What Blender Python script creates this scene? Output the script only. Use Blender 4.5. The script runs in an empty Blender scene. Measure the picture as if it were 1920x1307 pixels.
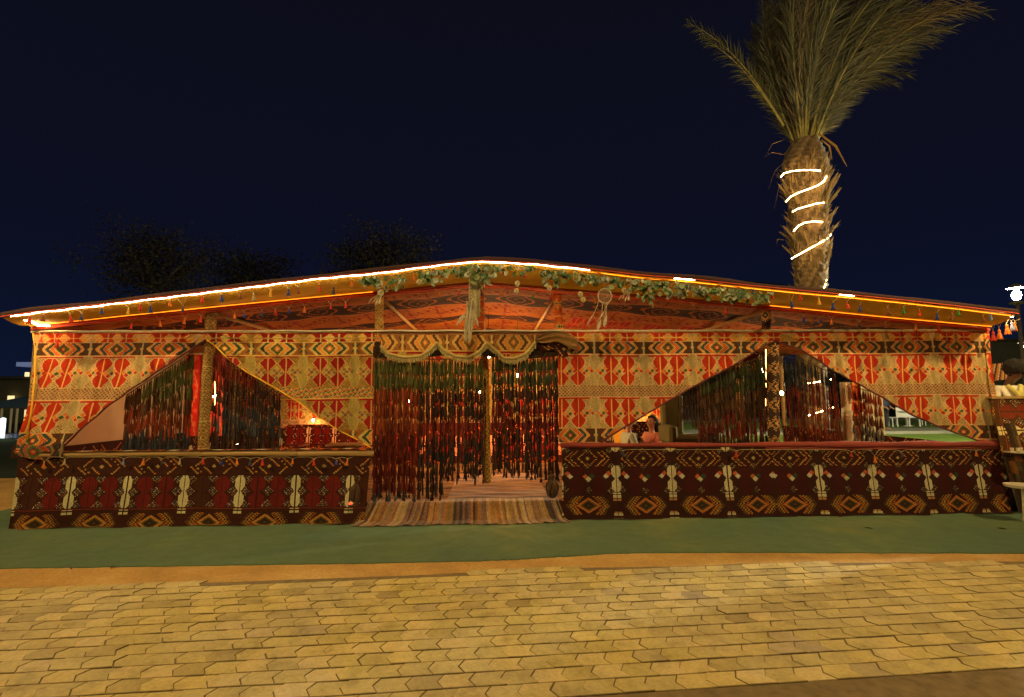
import bpy, math, random
import numpy as np
from mathutils import Vector, Matrix, Euler
R = math.radians
random.seed(7); rng = np.random.default_rng(7)
sc = bpy.context.scene
col = sc.collection

# ------------------------------------------------------------------ camera
W, H, F = 1920.0, 1307.0, 960.0
YAW, PITCH, ROLL = -2.3, 5.5, -0.37
cam_d = bpy.data.cameras.new('camera'); cam = bpy.data.objects.new('camera', cam_d); col.objects.link(cam)
cam_d.sensor_width = 36; cam_d.lens = 36*F/W; cam_d.clip_start = .05; cam_d.clip_end = 2000
CM = (Matrix.Translation((0, -6.6, 1.5)) @ Matrix.Rotation(R(YAW), 4, 'Z') @ Matrix.Rotation(R(90+PITCH), 4, 'X') @ Matrix.Rotation(R(ROLL), 4, 'Z'))
cam.matrix_world = CM; sc.camera = cam
# ------------------------------------------------------------------ night sky
wd = bpy.data.worlds.new('World'); sc.world = wd; wd.use_nodes = True
wn = wd.node_tree; wn.nodes.clear()
wo = wn.nodes.new('ShaderNodeOutputWorld'); wb = wn.nodes.new('ShaderNodeBackground')
wr = wn.nodes.new('ShaderNodeValToRGB'); ws = wn.nodes.new('ShaderNodeSeparateXYZ'); wg = wn.nodes.new('ShaderNodeTexCoord')
wn.links.new(wg.outputs['Generated'], ws.inputs[0]); wn.links.new(ws.outputs['Z'], wr.inputs[0])
wn.links.new(wr.outputs[0], wb.inputs[0]); wn.links.new(wb.outputs[0], wo.inputs[0])
e = wr.color_ramp.elements; e[0].position = 0; e[0].color = (.0034, .0078, .0270, 1); e[1].position = .75; e[1].color = (.0040, .0040, .0085, 1)
k = wr.color_ramp.elements.new(.25); k.color = (.0037, .0048, .0150, 1)
wb.inputs[1].default_value = 1.0
# faint moonlight
sd = bpy.data.lights.new('moon', 'SUN'); sd.energy = .05; sd.angle = R(.5); sd.color = (1, .85, .6)
so = bpy.data.objects.new('moon', sd); col.objects.link(so); so.rotation_euler = (R(40), 0, R(-20))
sc.view_settings.view_transform = 'Standard'; sc.view_settings.look = 'None'
sc.view_settings.exposure = 0; sc.view_settings.gamma = 1
STREET_W = 1430; STREET_C = (1, .68, .27)
ROPE_S = 55; BULB_W = 74

# ------------------------------------------------------------------ pixel -> place helpers
CO = CM.translation; CR = CM.to_3x3()
def ray(px, py): return (CR @ Vector(((px-W/2)/F, -(py-H/2)/F, -1)))
def G(px, py, Y=0.0):
    d = ray(px, py); t = (Y-CO.y)/d.y; return CO + d*t
def GZ(px, py, z=0.0):
    d = ray(px, py); t = (z-CO.z)/d.z; return CO + d*t

# ------------------------------------------------------------------ materials
def new_mat(name):
    m = bpy.data.materials.new(name); m.use_nodes = True
    return m, m.node_tree, m.node_tree.nodes['Principled BSDF']
def N(nt, t, **kw):
    n = nt.nodes.new(t)
    for a, b in kw.items(): setattr(n, a, b)
    return n
def coords(nt, kind='Object', scale=(1, 1, 1)):
    c = N(nt, 'ShaderNodeTexCoord'); mp = N(nt, 'ShaderNodeMapping'); mp.inputs['Scale'].default_value = scale
    nt.links.new(c.outputs[kind], mp.inputs[0]); return mp.outputs[0]
def noise(nt, vec, scale, detail=4, rough=.6):
    n = N(nt, 'ShaderNodeTexNoise'); n.inputs['Scale'].default_value = scale; n.inputs['Detail'].default_value = detail
    n.inputs['Roughness'].default_value = rough; nt.links.new(vec, n.inputs['Vector']); return n.outputs['Fac']
def ramp(nt, fac, stops):
    r = N(nt, 'ShaderNodeValToRGB'); els = r.color_ramp.elements
    while len(els) < len(stops): els.new(.5)
    for el, (p, c) in zip(els, stops): el.position = p; el.color = (c[0], c[1], c[2], 1) if len(c) == 3 else c
    nt.links.new(fac, r.inputs[0]); return r.outputs[0]
def bump(nt, b, fac, strength, dist=.01):
    n = N(nt, 'ShaderNodeBump'); n.inputs['Strength'].default_value = strength; n.inputs['Distance'].default_value = dist
    nt.links.new(fac, n.inputs['Height']); nt.links.new(n.outputs[0], b.inputs['Normal'])
def mulc(nt, a, b, fac=1, mode='MULTIPLY'):
    m = N(nt, 'ShaderNodeMix', data_type='RGBA', blend_type=mode); m.inputs[0].default_value = fac
    for sock, v in ((m.inputs[6], a), (m.inputs[7], b)):
        if isinstance(v, (tuple, list)): sock.default_value = (v[0], v[1], v[2], 1)
        else: nt.links.new(v, sock)
    return m.outputs[2]
MATS = {}
def two_tone(name, c1, c2, scale=6, rough=.8, bmp=.3, bd=.01, stretch=(1, 1, 1), metal=0):
    if name in MATS: return MATS[name]
    m, nt, b = new_mat(name); v = coords(nt, 'Object', stretch); f = noise(nt, v, scale, 6)
    nt.links.new(ramp(nt, f, [(.3, c1), (.7, c2)]), b.inputs['Base Color'])
    b.inputs['Roughness'].default_value = rough; b.inputs['Metallic'].default_value = metal
    f2 = noise(nt, v, scale*9, 3); bump(nt, b, f2, bmp, bd); MATS[name] = m; return m
def emis(name, c, s):
    if name in MATS: return MATS[name]
    m, nt, b = new_mat(name); b.inputs['Base Color'].default_value = (*c, 1)
    b.inputs['Emission Color'].default_value = (*c, 1); b.inputs['Emission Strength'].default_value = s; MATS[name] = m; return m
def woven(name, wear=.35, fine=240, rough=.9, sheen=.15):
    """cloth whose pattern colour is carried by the weave cells, with yarn relief, fading and dust"""
    m, nt, b = new_mat(name)
    a = N(nt, 'ShaderNodeAttribute'); a.attribute_name = 'Col'
    v = coords(nt, 'Object'); f = noise(nt, v, 3.2, 5); g = noise(nt, v, 55, 3)
    c = mulc(nt, a.outputs['Color'], ramp(nt, f, [(.25, (1-wear, 1-wear, 1-wear*.9)), (.7, (1, 1, 1))]))
    c = mulc(nt, c, ramp(nt, g, [(.3, (.72, .70, .68)), (.65, (1.0, 1.0, 1.0))]))
    nt.links.new(c, b.inputs['Base Color']); b.inputs['Roughness'].default_value = rough
    b.inputs['Sheen Weight'].default_value = sheen; b.inputs['Specular IOR Level'].default_value = .15
    bump(nt, b, noise(nt, v, fine, 2), .5, .004); MATS[name] = m; return m
M_kilim = woven('kilim', sheen=0); M_yarn = woven('yarn', .5, 120, .95); M_ceil = woven('ceiling_kilim', .35, sheen=0)
M_strand = woven('soft_yarn', .4, 120, .8, 0)
M_leafcol = woven('foliage_colour', .45, 60, .6, 0)
M_yellow = two_tone('yellow_canvas', (.62, .33, .018), (.76, .45, .03), 2.5, .85, .3, .006)
M_beige = two_tone('beige_canvas', (.36, .27, .15), (.43, .33, .19), 2, .9, .4, .006)
M_red = two_tone('red_cloth', (.33, .028, .012), (.55, .07, .02), 5, .85, .5, .006, (.4, 3, 3))
M_redd = two_tone('dull_red_cloth', (.11, .012, .008), (.24, .028, .014), 5, .85, .5, .006, (.4, 3, 3))
M_roof = two_tone('dark_roof_cloth', (.018, .005, .005), (.045, .010, .008), 4, .95, .5, .006, (.4, 3, 3))
M_maroon = two_tone('maroon_cloth', (.05, .010, .010), (.13, .018, .014), 4, .9, .5, .006, (.4, 3, 3))
M_wood = two_tone('painted_wood', (.24, .14, .045), (.38, .24, .08), 5, .6, .4, .004, (.2, 4, 4))
M_string = two_tone('cotton_string', (.50, .40, .22), (.62, .52, .32), 30, .9, .2)
M_cream = two_tone('cream_cotton', (.45, .40, .27), (.62, .56, .40), 30, .9, .6, .006)
M_dark = two_tone('dark_iron', (.03, .03, .03), (.06, .055, .05), 10, .5, .2, .002)
M_rope = emis('led_warm_white', (1, .72, .42), ROPE_S); M_ropee = emis('led_bright_end', (1, .66, .30), 110)
M_rope_p = emis('led_palm', (1, .62, .24), 46)
M_bulb = emis('bulb_glow', (1, .72, .40), 40)
M_redlight = emis('red_glow', (1, .03, .01), 6)

# ------------------------------------------------------------------ object helpers
def tag(o, label=None, cat=None, group=None, kind=None):
    if label: o['label'] = label
    if cat: o['category'] = cat
    if group: o['group'] = group
    if kind: o['kind'] = kind
    return o
def empty(name, loc, label, cat, group=None, rz=0):
    o = bpy.data.objects.new(name, None); col.objects.link(o); o.empty_display_size = .1
    o.location = loc; o.rotation_euler.z = rz; o['_loc'] = 1; del o['_loc']
    return tag(o, label, cat, group)
def link(name, me, m, parent=None, world=True):
    o = bpy.data.objects.new(name, me); col.objects.link(o)
    if m and not me.materials: me.materials.append(m)
    if parent:
        o.parent = parent
        if world:                      # mesh written in world coordinates
            pm = Matrix.Translation(parent.location) @ parent.rotation_euler.to_matrix().to_4x4()
            if parent.parent:
                pp = parent.parent; pm = Matrix.Translation(pp.location) @ pp.rotation_euler.to_matrix().to_4x4() @ parent.matrix_parent_inverse @ pm
            o.matrix_parent_inverse = pm.inverted()
    return o
def mesh_np(name, V, Fc, C=None, smooth=False):
    V = np.asarray(V, dtype=np.float32).reshape(-1, 3)
    me = bpy.data.meshes.new(name)
    if isinstance(Fc, np.ndarray):
        n, k_ = Fc.shape; me.vertices.add(len(V)); me.vertices.foreach_set('co', V.ravel())
        me.loops.add(n*k_); me.loops.foreach_set('vertex_index', Fc.astype(np.int32).ravel())
        me.polygons.add(n); me.polygons.foreach_set('loop_start', np.arange(0, n*k_, k_, dtype=np.int32))
        me.update(calc_edges=True)
    else:
        me.from_pydata([tuple(map(float, v)) for v in V], [], Fc)
    if C is not None:
        C = np.asarray(C, dtype=np.float32)
        cnt = np.empty(len(me.polygons), dtype=np.int32); me.polygons.foreach_get('loop_total', cnt)
        cc = np.repeat(np.c_[C, np.ones(len(C))], cnt, axis=0).astype(np.float32)
        ca = me.color_attributes.new('Col', 'FLOAT_COLOR', 'CORNER'); ca.data.foreach_set('color', cc.ravel())
    if smooth: me.polygons.foreach_set('use_smooth', np.ones(len(me.polygons), dtype=bool))
    me.update(); return me
class MB:
    def __init__(s): s.v = []; s.f = []; s.c = []
    def add(s, vs, fs, c=(1, 1, 1)):
        b = len(s.v); s.v += [tuple(v) for v in vs]; s.f += [tuple(b+i for i in f) for f in fs]; s.c += [c]*len(fs)
    def box(s, c, d, color=(1, 1, 1), rot=None):
        x, y, z = d[0]/2, d[1]/2, d[2]/2
        P = [Vector(p) for p in ((-x,-y,-z),(x,-y,-z),(x,y,-z),(-x,y,-z),(-x,-y,z),(x,-y,z),(x,y,z),(-x,y,z))]
        if rot: P = [rot @ p for p in P]
        s.add([p+Vector(c) for p in P], [(0,3,2,1),(4,5,6,7),(0,1,5,4),(1,2,6,5),(2,3,7,6),(3,0,4,7)], color)
    def tube(s, pts, r, n=6, color=(1, 1, 1), cap=True, flat=1.0):
        pts = [Vector(p) for p in pts]; rs = r if isinstance(r, (list, tuple)) else [r]*len(pts)
        cs = color if isinstance(color, list) else [color]*len(pts)
        b = len(s.v); up = Vector((0, 0, 1))
        for i, p in enumerate(pts):
            t = (pts[min(i+1, len(pts)-1)]-pts[max(i-1, 0)])
            t = t.normalized() if t.length > 1e-9 else Vector((1, 0, 0))
            u = Vector((0, 1, 0)) if abs(t.z) > .9 else up
            a = t.cross(u).normalized(); bb = a.cross(t)
            for j in range(n):
                an = 2*math.pi*j/n; s.v.append(tuple(p + a*math.cos(an)*rs[i] + bb*math.sin(an)*rs[i]*flat))
        for i in range(len(pts)-1):
            for j in range(n):
                s.f.append((b+i*n+j, b+i*n+(j+1) % n, b+(i+1)*n+(j+1) % n, b+(i+1)*n+j)); s.c.append(cs[i])
        if cap:
            s.f.append(tuple(b+j for j in range(n))[::-1]); s.c.append(cs[0])
            s.f.append(tuple(b+(len(pts)-1)*n+j for j in range(n))); s.c.append(cs[-1])
    def lathe(s, prof, c=(0, 0, 0), n=16, color=(1, 1, 1)):
        s.tube([Vector(c)+Vector((0, 0, z)) for r, z in prof], [r for r, z in prof], n, color)
    def ball(s, c, r, color=(1, 1, 1), n=8, sc_=(1, 1, 1), jit=0):
        vs = []; fs = []
        for i in range(n+1):
            th = math.pi*i/n
            for j in range(2*n):
                ph = math.pi*j/n; q = 1+random.uniform(-jit, jit)
                vs.append((c[0]+r*sc_[0]*q*math.sin(th)*math.cos(ph), c[1]+r*sc_[1]*q*math.sin(th)*math.sin(ph), c[2]+r*sc_[2]*q*math.cos(th)))
        for i in range(n):
            for j in range(2*n):
                fs.append((i*2*n+j, (i+1)*2*n+j, (i+1)*2*n+(j+1) % (2*n), i*2*n+(j+1) % (2*n)))
        s.add(vs, fs, color)
    def mesh(s, name, smooth=False): return mesh_np(name, s.v, s.f, s.c, smooth)
    def build(s, name, m, parent=None, smooth=False, world=True): return link(name, s.mesh(name, smooth), m, parent, world)

def interp(tbl): xs = [a for a, b in tbl]; ys = [b for a, b in tbl]; return lambda x: np.interp(x, xs, ys)

# ------------------------------------------------------------------ kilim patterns (u, v in metres -> woven colour)
P0 = .648
RED = (.46, .032, .007); ORG = (.72, .21, .030); CRM = (.55, .36, .145); YEL = (.72, .40, .075); GRN = (.065, .12, .035)
TEAL = (.035, .075, .060); BRN = (.10, .035, .014); GRY = (.55, .44, .27); DRED = (.30, .014, .010); BLK = (.022, .012, .010)
OLV = (.42, .30, .075); MAR = (.055, .010, .008); WHT = (.66, .60, .42); NAVY = (.02, .028, .06)
def q(a, s): return (np.floor(a/s)+.5)*s
def peanut(u, t, wmax, wmin=.4):                  # t 0..1 over both lobes
    h = np.where(t < .5, t*2, 2-t*2)                 # 0 at the outer tip of a lobe, 1 at the waist
    return np.abs(u) < wmax*np.interp(h, [0, .44, .60, 1], [wmin*.45, 1, 1, wmin+.02])
def peanut8(u, t, wmax, wmin=.4):
    h = np.where(t < .5, t*2, 2-t*2); return np.abs(u) < wmax*np.interp(h, [0, .25, .72, 1], [.45, 1, 1, .30])
def diam(u, t, wmax):                             # two stacked pointed lozenges
    h = np.where(t < .5, t*2, (t-.5)*2); return np.abs(u) < wmax*(.12+.88*(1-np.abs(h-.5)*2))
def setc(C, m, c): C[m] = c
def band_diamonds(C, m, u, vc, v, hh, pal, P=P0):
    su = np.abs(((u/P) % 1)-.5)*P; du = q(su, .015); dv = q(np.abs(v-vc), .015)*1.05
    d = du+dv; st = (((np.floor(su/.015)+np.floor((v+5)/.015)) % 2) == 0)
    setc(C, m, pal['bg']); 
    for lo, hi, c1, c2 in ((0, .018, 'c', 'c'), (.018, .035, 'r', 'r'), (.035, .06, 'b', 'b'), (.06, .09, 'g', 'g'), (.09, .115, 'c', 'o'), (.115, .145, 'o', 'r'),
                           (.145, .172, 'c', 'r'), (.172, .215, 't', 't'), (.215, .245, 'o', 'c'), (.245, .27, 'c', 'y')):
        k_ = m & (d >= lo) & (d < hi); setc(C, k_ & st, pal[c1]); setc(C, k_ & ~st, pal[c2])
    j = P/2-su; setc(C, m & (j < .012), pal['c']); setc(C, m & (j < .05) & (np.abs(np.abs(v-vc)-j*1.2) < .014) & (j > .012), pal['t'])
    setc(C, m & (j+np.abs(v-vc) < .03), pal['c'])
def lattice(C, m, a_, b_, s, line, dot, base):
    fa = (a_/s) % 1; fb = (b_/s) % 1
    setc(C, m, base); setc(C, m & (np.abs(fa-.5) < .2) & (np.abs(fb-.5) < .2), dot); setc(C, m & ((fa < .16) | (fb < .16)), line)
def jewels(C, m, u, v, uc, vc, rad, s, cols, line):
    a_ = (u-uc)+(v-vc); b_ = (u-uc)-(v-vc); k_ = m & (np.abs(u-uc)+np.abs(v-vc) < rad)
    ia = np.floor(a_/s+.5).astype(int); ib = np.floor(b_/s+.5).astype(int); idx = (ia+2*ib) % len(cols)
    for i, c in enumerate(cols): setc(C, k_ & (idx == i), c)
    fa = (a_/s+.5) % 1; fb = (b_/s+.5) % 1; setc(C, k_ & ((fa < .14) | (fb < .14)), line)
def motif(C, m, u, v, v0, hh, pal, shape):
    P = P0; s = ((u/P) % 1-.5)*P; t = (v-v0)/hh
    setc(C, m, pal['base'])
    spk = ((np.floor((u+v)/.018) % 2) == 0) & ((np.floor((u-v)/.018) % 2) == 0)
    edge = (np.abs(t-.5) > .24)
    setc(C, m & spk & edge & (np.abs(np.abs(s)-P/2) > .055), pal['dot'])
    j = P/2-np.abs(s); setc(C, m & peanut(j, t, .068, .6), pal['line']); setc(C, m & peanut(j, t, .060, .6), pal['grey']); setc(C, m & (j < .008) & (((v/.03) % 1) < .4), pal['base'])
    for cx_ in (-.109, .109):
        k_ = (shape(s-cx_, t, .093)) & m & (t > .09) & (t < .97); k2 = shape(s-cx_, t, .106) & m & (t > .07)
        setc(C, k2, pal['edge']); setc(C, k_, pal['red']); setc(C, m & (np.abs(s-cx_) < .0075), pal['spine'])
    for cx_ in (-.220, 0, .220):
        jewels(C, m, s, v, cx_, v0+hh*.5+(.012 if cx_ else .02), .098, .064, pal['jewel'], pal['edge'])
    setc(C, m & (t < .035), pal['edge']); setc(C, m & (np.abs(t-.06) < .025) & (np.abs(np.abs(s)-.109) < .15), pal['red'])
PAL_L = dict(bg=BRN, c=CRM, r=RED, b=BRN, g=GRN, o=ORG, t=TEAL, y=YEL, base=CRM, dot=(.16, .10, .05), grey=(.42, .31, .125), line=(.60, .41, .18), edge=(.72, .44, .20), red=RED, spine=(.80, .42, .12),
             jewel=[GRN, CRM, ORG, RED, CRM])
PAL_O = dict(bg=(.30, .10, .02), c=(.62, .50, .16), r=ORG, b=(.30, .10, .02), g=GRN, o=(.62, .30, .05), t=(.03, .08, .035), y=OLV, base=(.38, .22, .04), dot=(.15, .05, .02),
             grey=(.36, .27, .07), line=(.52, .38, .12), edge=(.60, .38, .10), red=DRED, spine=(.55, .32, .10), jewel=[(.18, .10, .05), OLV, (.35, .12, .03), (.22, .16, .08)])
def pat_light(u, v, pal=PAL_L, shape=peanut, green_mid=False):
    C = np.empty(u.shape+(3,)); C[:] = pal['base']; s = ((u/P0) % 1-.5)*P0
    a = v < .03; setc(C, a, pal['red']); setc(C, v < .014, pal['c'])
    b = (v >= .03) & (v < .145); setc(C, b, pal['red'])
    setc(C, b & (np.abs(np.abs(s)-P0/2) < .07), pal['base'])
    jewels(C, b, s, v, 0, .088, .075, .03, [YEL, pal['o'], pal['c']], pal['c'])
    for cx_ in (-.235, .235): jewels(C, b, s, v, cx_, .088, .07, .03, [YEL, pal['o']], pal['c'])
    setc(C, b & (np.abs(np.abs(s)-.115) < .008), pal['c']); setc(C, b & (np.abs(v-.088) < .006), pal['y']); setc(C, b & ((v < .036) | (v > .139)), pal['c'])
    band_diamonds(C, (v >= .145) & (v < .31), u, .228, v, .08, pal)
    motif(C, (v >= .31) & (v < .745), u, v, .31, .435, pal, shape)
    k_ = (v >= .745) & (v < .885)
    if green_mid:
        setc(C, k_, (.08, .12, .03)); jw = ((u/.24) % 1-.5)*.24
        jewels(C, k_, jw, v, 0, .815, .2, .036, [(.50, .10, .03), (.10, .16, .04), (.50, .10, .03), (.06, .10, .08), OLV], pal['edge'])
    else: lattice(C, k_, u+v, u-v, .047, (.62, .36, .17), (.16, .06, .02), (.34, .20, .08))
    motif(C, (v >= .885) & (v < 1.31), u, v, .885, .425, pal, shape)
    band_diamonds(C, (v >= 1.31) & (v < 1.49), u, 1.40, v, .08, pal)
    k_ = v >= 1.49
    if k_.any():
        setc(C, k_, pal['bg']); motif(C, (v >= 1.49) & (v < 1.92), u, v, 1.49, .43, pal, shape); band_diamonds(C, (v >= 1.92) & (v < 2.1), u, 2.01, v, .08, pal)
    return C
def pat_olive(u, v): return pat_light(u, v, PAL_O, diam, True)
def spark(C, m, s, v, cx_, cy_, r, cs):
    k_ = m & (np.abs(s-cx_)+np.abs(v-cy_) < r); g = ((np.floor((s+v)/.017) % 2) == 0) & ((np.floor((s-v)/.017) % 2) == 0)
    h = (np.floor(s/.034)+np.floor(v/.034)).astype(int) % len(cs)
    for i, c in enumerate(cs): setc(C, k_ & g & (h == i), c)
def flames(C, m, s, v, vc, P):
    a_ = np.abs(s); st = q(v, .022)
    for (w0, w1, c) in ((.178, .205, (.34, .13, .02)), (.225, .245, (.36, .20, .03)), (.262, .275, (.16, .10, .03))):
        d = a_+np.abs(st-vc)*.8+(np.floor(v/.011) % 2)*.022
        setc(C, m & (d > w0) & (d < w1), c)
def dark_common(C, u, v, P, s, j, vt, vm0, vm1, wr_, vb, white, bottomcol):
    # brick diamonds of the top band
    m = (v > vt-.105) & (v < vt+.105); d = q(np.abs(s), .02)+q(np.abs(v-vt), .02); gap = ((np.floor(v/.02)+np.floor(s/.02)) % 4) > 0
    for lo, hi in ((.10, .13), (.205, .232), (.262, .285)):
        k_ = m & (d > lo) & (d < hi) & gap; setc(C, k_, (.46, .17, .035)); setc(C, k_ & ((np.floor(s/.06) % 2) == 0), (.42, .24, .06))
    setc(C, m & (np.abs(s)+np.abs(v-vt) < .026), (.40, .26, .08))
    t = (v-vm0)/(vm1-vm0); k_ = (t > 0) & (t < 1) & peanut8(j, t, .056, .38)
    setc(C, k_, white); setc(C, k_ & (np.abs(j) < .007), (.03, .015, .01))
    f = (v > vm1+.012) & (v < vm1+.078) & (j < .052); setc(C, f, white); setc(C, f & ((j < .006) | (np.abs(v-vm1-.035) < .006)), (.04, .02, .01))
    d = np.abs(s)+np.abs(v-vb)*1.45; m = np.abs(v-vb) < .12
    setc(C, m & (d < .150), bottomcol); setc(C, m & (d < .105), (.09, .05, .015)); setc(C, m & (d < .075), (.03, .02, .008)); setc(C, m & (d < .018), (.10, .05, .02))
    flames(C, m, s, v, vb, P)
def pat_dark_a(u, v, P=.70):
    s = ((u/P) % 1-.5)*P; j = P/2-np.abs(s); C = np.empty(u.shape+(3,)); C[:] = (.044, .011, .005)
    C[v < .24] = (.046, .014, .008)
    mid = (v > .27) & (v < .66); t = (v-.27)/.40
    rep = (np.floor(u/P) % 3)
    for i, cx_ in enumerate((-.120, .120)):
        c = np.where(((rep == 0) & (i == 0))[..., None], (.055, .016, .006), (.125, .010, .006)); k_ = mid & peanut8(s-cx_, t, .090, .35)
        C[k_] = c[k_]; setc(C, k_ & (np.abs(s-cx_) < .006), (.04, .01, .006))
    W2 = [(.42, .40, .32), (.30, .12, .04), (.30, .32, .16), (.10, .12, .14)]
    for cx_ in (0,):
        for cy_ in (.285, .46, .635): spark(C, mid, s, v, cx_, cy_, .07, W2)
    for cy_ in (.30, .46, .62): 
        for sg in (-1, 1): spark(C, mid, s, v, sg*.252, cy_, .062, W2)
    setc(C, np.abs(v-.672) < .006, (.16, .03, .012))
    dark_common(C, u, v, P, s, j, .135, .255, .665, .064, .85, (.56, .50, .26), (.40, .19, .03))
    return C
def pat_dark_b(u, v, P=.66):
    s = ((u/P) % 1-.5)*P; j = P/2-np.abs(s); C = np.empty(u.shape+(3,)); C[:] = (.036, .009, .005)
    mid = (v > .26) & (v < .62); t = (v-.24)/.40
    for cx_ in (-.125, .125): setc(C, mid & peanut(s-cx_, t, .105, .5), (.046, .006, .005))
    W2 = [(.36, .32, .20), (.12, .10, .06), (.26, .22, .10)]
    for (cx_, cy_) in ((0, .045), (0, .255), (0, .575), (-.29, .255), (.29, .255), (-.28, .57), (.28, .57), (-.27, .04), (.27, .04)): spark(C, v > 0, s, v, cx_, cy_, .05, W2)
    def lo(cx_, cy_, c): setc(C, np.abs(s-cx_)+np.abs(v-cy_) < .036, c)
    lo(-.255, .355, (.42, .09, .04)); lo(-.222, .392, (.50, .46, .34)); lo(.225, .385, (.50, .46, .34)); lo(.258, .35, (.42, .09, .04))
    lo(-.03, .395, (.40, .11, .03)); lo(.005, .43, (.46, .44, .26)); lo(.05, .39, (.03, .05, .03))
    dark_common(C, u, v, P, s, j, .150, .245, .595, .06, .775, (.52, .45, .26), (.40, .14, .03))
    f = (v < .055) & (j < .055*(1-np.clip((v-.02)/.04, 0, 1)*.8)); setc(C, f, (.56, .48, .26)); setc(C, f & (j < .006), (.04, .02, .01))
    for (a_, b_, w) in ((.68, .715, .05), (.855, .875, .045), (.875, .905, .055), (.935, .955, .055)):
        k_ = (v > a_) & (v < b_) & (j < w); setc(C, k_, (.40, .20, .06) if a_ < .87 else (.46, .42, .22)); setc(C, k_ & (j < .006), (.04, .02, .01))
    return C
def pat_ceiling(u, v):
    y = (v+.55) % 1.75; C = np.empty(u.shape+(3,)); C[:] = (.30, .125, .035); s = ((u/1.1) % 1-.5)*1.1
    a = y < 1.15                                       # broad plain field with sparse red branches and cross bars
    spr = a & (((np.floor(u/.05)*7+np.floor(y/.09)*3) % 11) < 2) & (np.abs(y-.58) < .38); setc(C, spr, (.17, .025, .01))
    setc(C, a & (np.abs(np.abs(s)-.33) < .016), (.20, .03, .012)); setc(C, a & (np.abs(np.abs(s)-.22-np.abs(y-.58)*.2) < .012), (.24, .06, .02)); setc(C, a & ((y % .38) < .03), (.36, .17, .06))
    b = ~a; d = q(np.abs(((u/.72) % 1)-.5)*.72, .024)+q(np.abs(y-1.45), .04)*.75; setc(C, b, (.028, .012, .008))
    setc(C, b & (d > .13) & (d < .165), (.26, .10, .03)); setc(C, b & (d > .26) & (d < .30), (.30, .12, .035)); setc(C, b & (d < .05), (.16, .05, .015)); setc(C, b & (np.abs(y-1.45) > .285), (.36, .15, .045))
    k_ = (u > 1.3) & (v > 2.0) & (v < 3.2); C[k_] = (pat_light(u, .31+((v-2.0)*.36) % .435)*np.array((.55, .30, .22)))[k_]
    return np.clip(C*np.array((.98, .74, .40)), .012, 1)
def wrap_pat(kind):
    def f(u, v):                                   # u around the post (m), v down
        C = np.empty(u.shape+(3,)); s = ((u/.13) % 1-.5)*.13
        if kind == 'gold': C[:] = (.50, .30, .05); lattice(C, u > -9, u+v, u-v, .062, (.66, .45, .12), (.16, .14, .04), (.50, .26, .05))
        elif kind == 'orange':
            C[:] = (.60, .11, .02); jewels(C, u > -9, s, (v % .30)-.15, 0, 0, .075, .045, [GRN, ORG, YEL], (.72, .40, .10)); setc(C, (v % .15) < .012, (.70, .35, .08))
        elif kind == 'dark':
            C[:] = (.06, .03, .02); d = q(np.abs(s), .012)+q(np.abs((v % .24)-.12), .012)
            setc(C, (d > .05) & (d < .075), (.55, .24, .07)); setc(C, (d > .085) & (d < .10), (.40, .30, .12)); setc(C, d < .02, (.50, .38, .16)); setc(C, (d > .03) & (d < .042), (.05, .07, .05))
        else:
            C[:] = (.30, .17, .05); w = ((np.floor(u/.014)+np.floor(v/.017)*3) % 5); setc(C, w == 0, (.46, .33, .10)); setc(C, w == 2, (.15, .07, .02)); setc(C, (u % .05) < .008, (.14, .05, .02))
            setc(C, (v % .34) < .012, (.55, .38, .14))
        return C
    return f
def pat_ragrug(u, v):
    r = np.random.default_rng(3); cs = np.array([(.34, .19, .07), (.42, .25, .10), (.26, .12, .05), (.44, .28, .12), (.12, .06, .035), (.40, .17, .05), (.30, .20, .12), (.46, .33, .16), (.24, .13, .10), (.36, .20, .06), (.08, .05, .04)])
    tb = cs[r.integers(0, len(cs), 4000)]*r.uniform(.8, 1.1, (4000, 1)); w = np.cumsum(r.uniform(.010, .045, 4000)); idx = np.searchsorted(w, u+20); C = tb[np.clip(idx, 0, 3999)]
    k_ = r.uniform(.75, 1.15, (64, 64)); return C*k_[(np.floor(v/.02).astype(int)) % 64, (np.floor(u/.006).astype(int)) % 64][..., None]

def cloth(name, u0, u1, v0, v1, pos, pat, cell=.01, keep=None, m=None, parent=None, cellv=None, smooth=True):
    cv = cellv or cell; nu = max(2, int(round((u1-u0)/cell))); nv = max(2, int(round((v1-v0)/cv)))
    U, V_ = np.meshgrid(np.linspace(u0, u1, nu+1), np.linspace(v0, v1, nv+1), indexing='xy')
    X, Y, Z = pos(U, V_); VV = np.stack([X+0*U, Y+0*U, Z+0*U], -1).reshape(-1, 3)
    i = np.arange(nv)[:, None]*(nu+1)+np.arange(nu)[None, :]; Fc = np.stack([i+(nu+1), i+(nu+2), i+1, i], -1).reshape(-1, 4)
    uc = (U[:-1, :-1]+U[1:, 1:])/2; vc = (V_[:-1, :-1]+V_[1:, 1:])/2
    C = pat(uc, vc) if callable(pat) else np.broadcast_to(np.array(pat), uc.shape+(3,))
    C = C.reshape(-1, 3)*rng.uniform(.86, 1.08, (uc.size, 1))
    if keep is not None:
        ctr = VV[Fc].mean(1); kk = keep(ctr[:, 0], ctr[:, 2]); Fc = Fc[kk]; C = C[kk]
        used = np.unique(Fc); mp = -np.ones(len(VV), dtype=int); mp[used] = np.arange(len(used)); VV = VV[used]; Fc = mp[Fc]
    return link(name, mesh_np(name, VV, Fc, C, smooth), m or M_kilim, parent)

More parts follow.
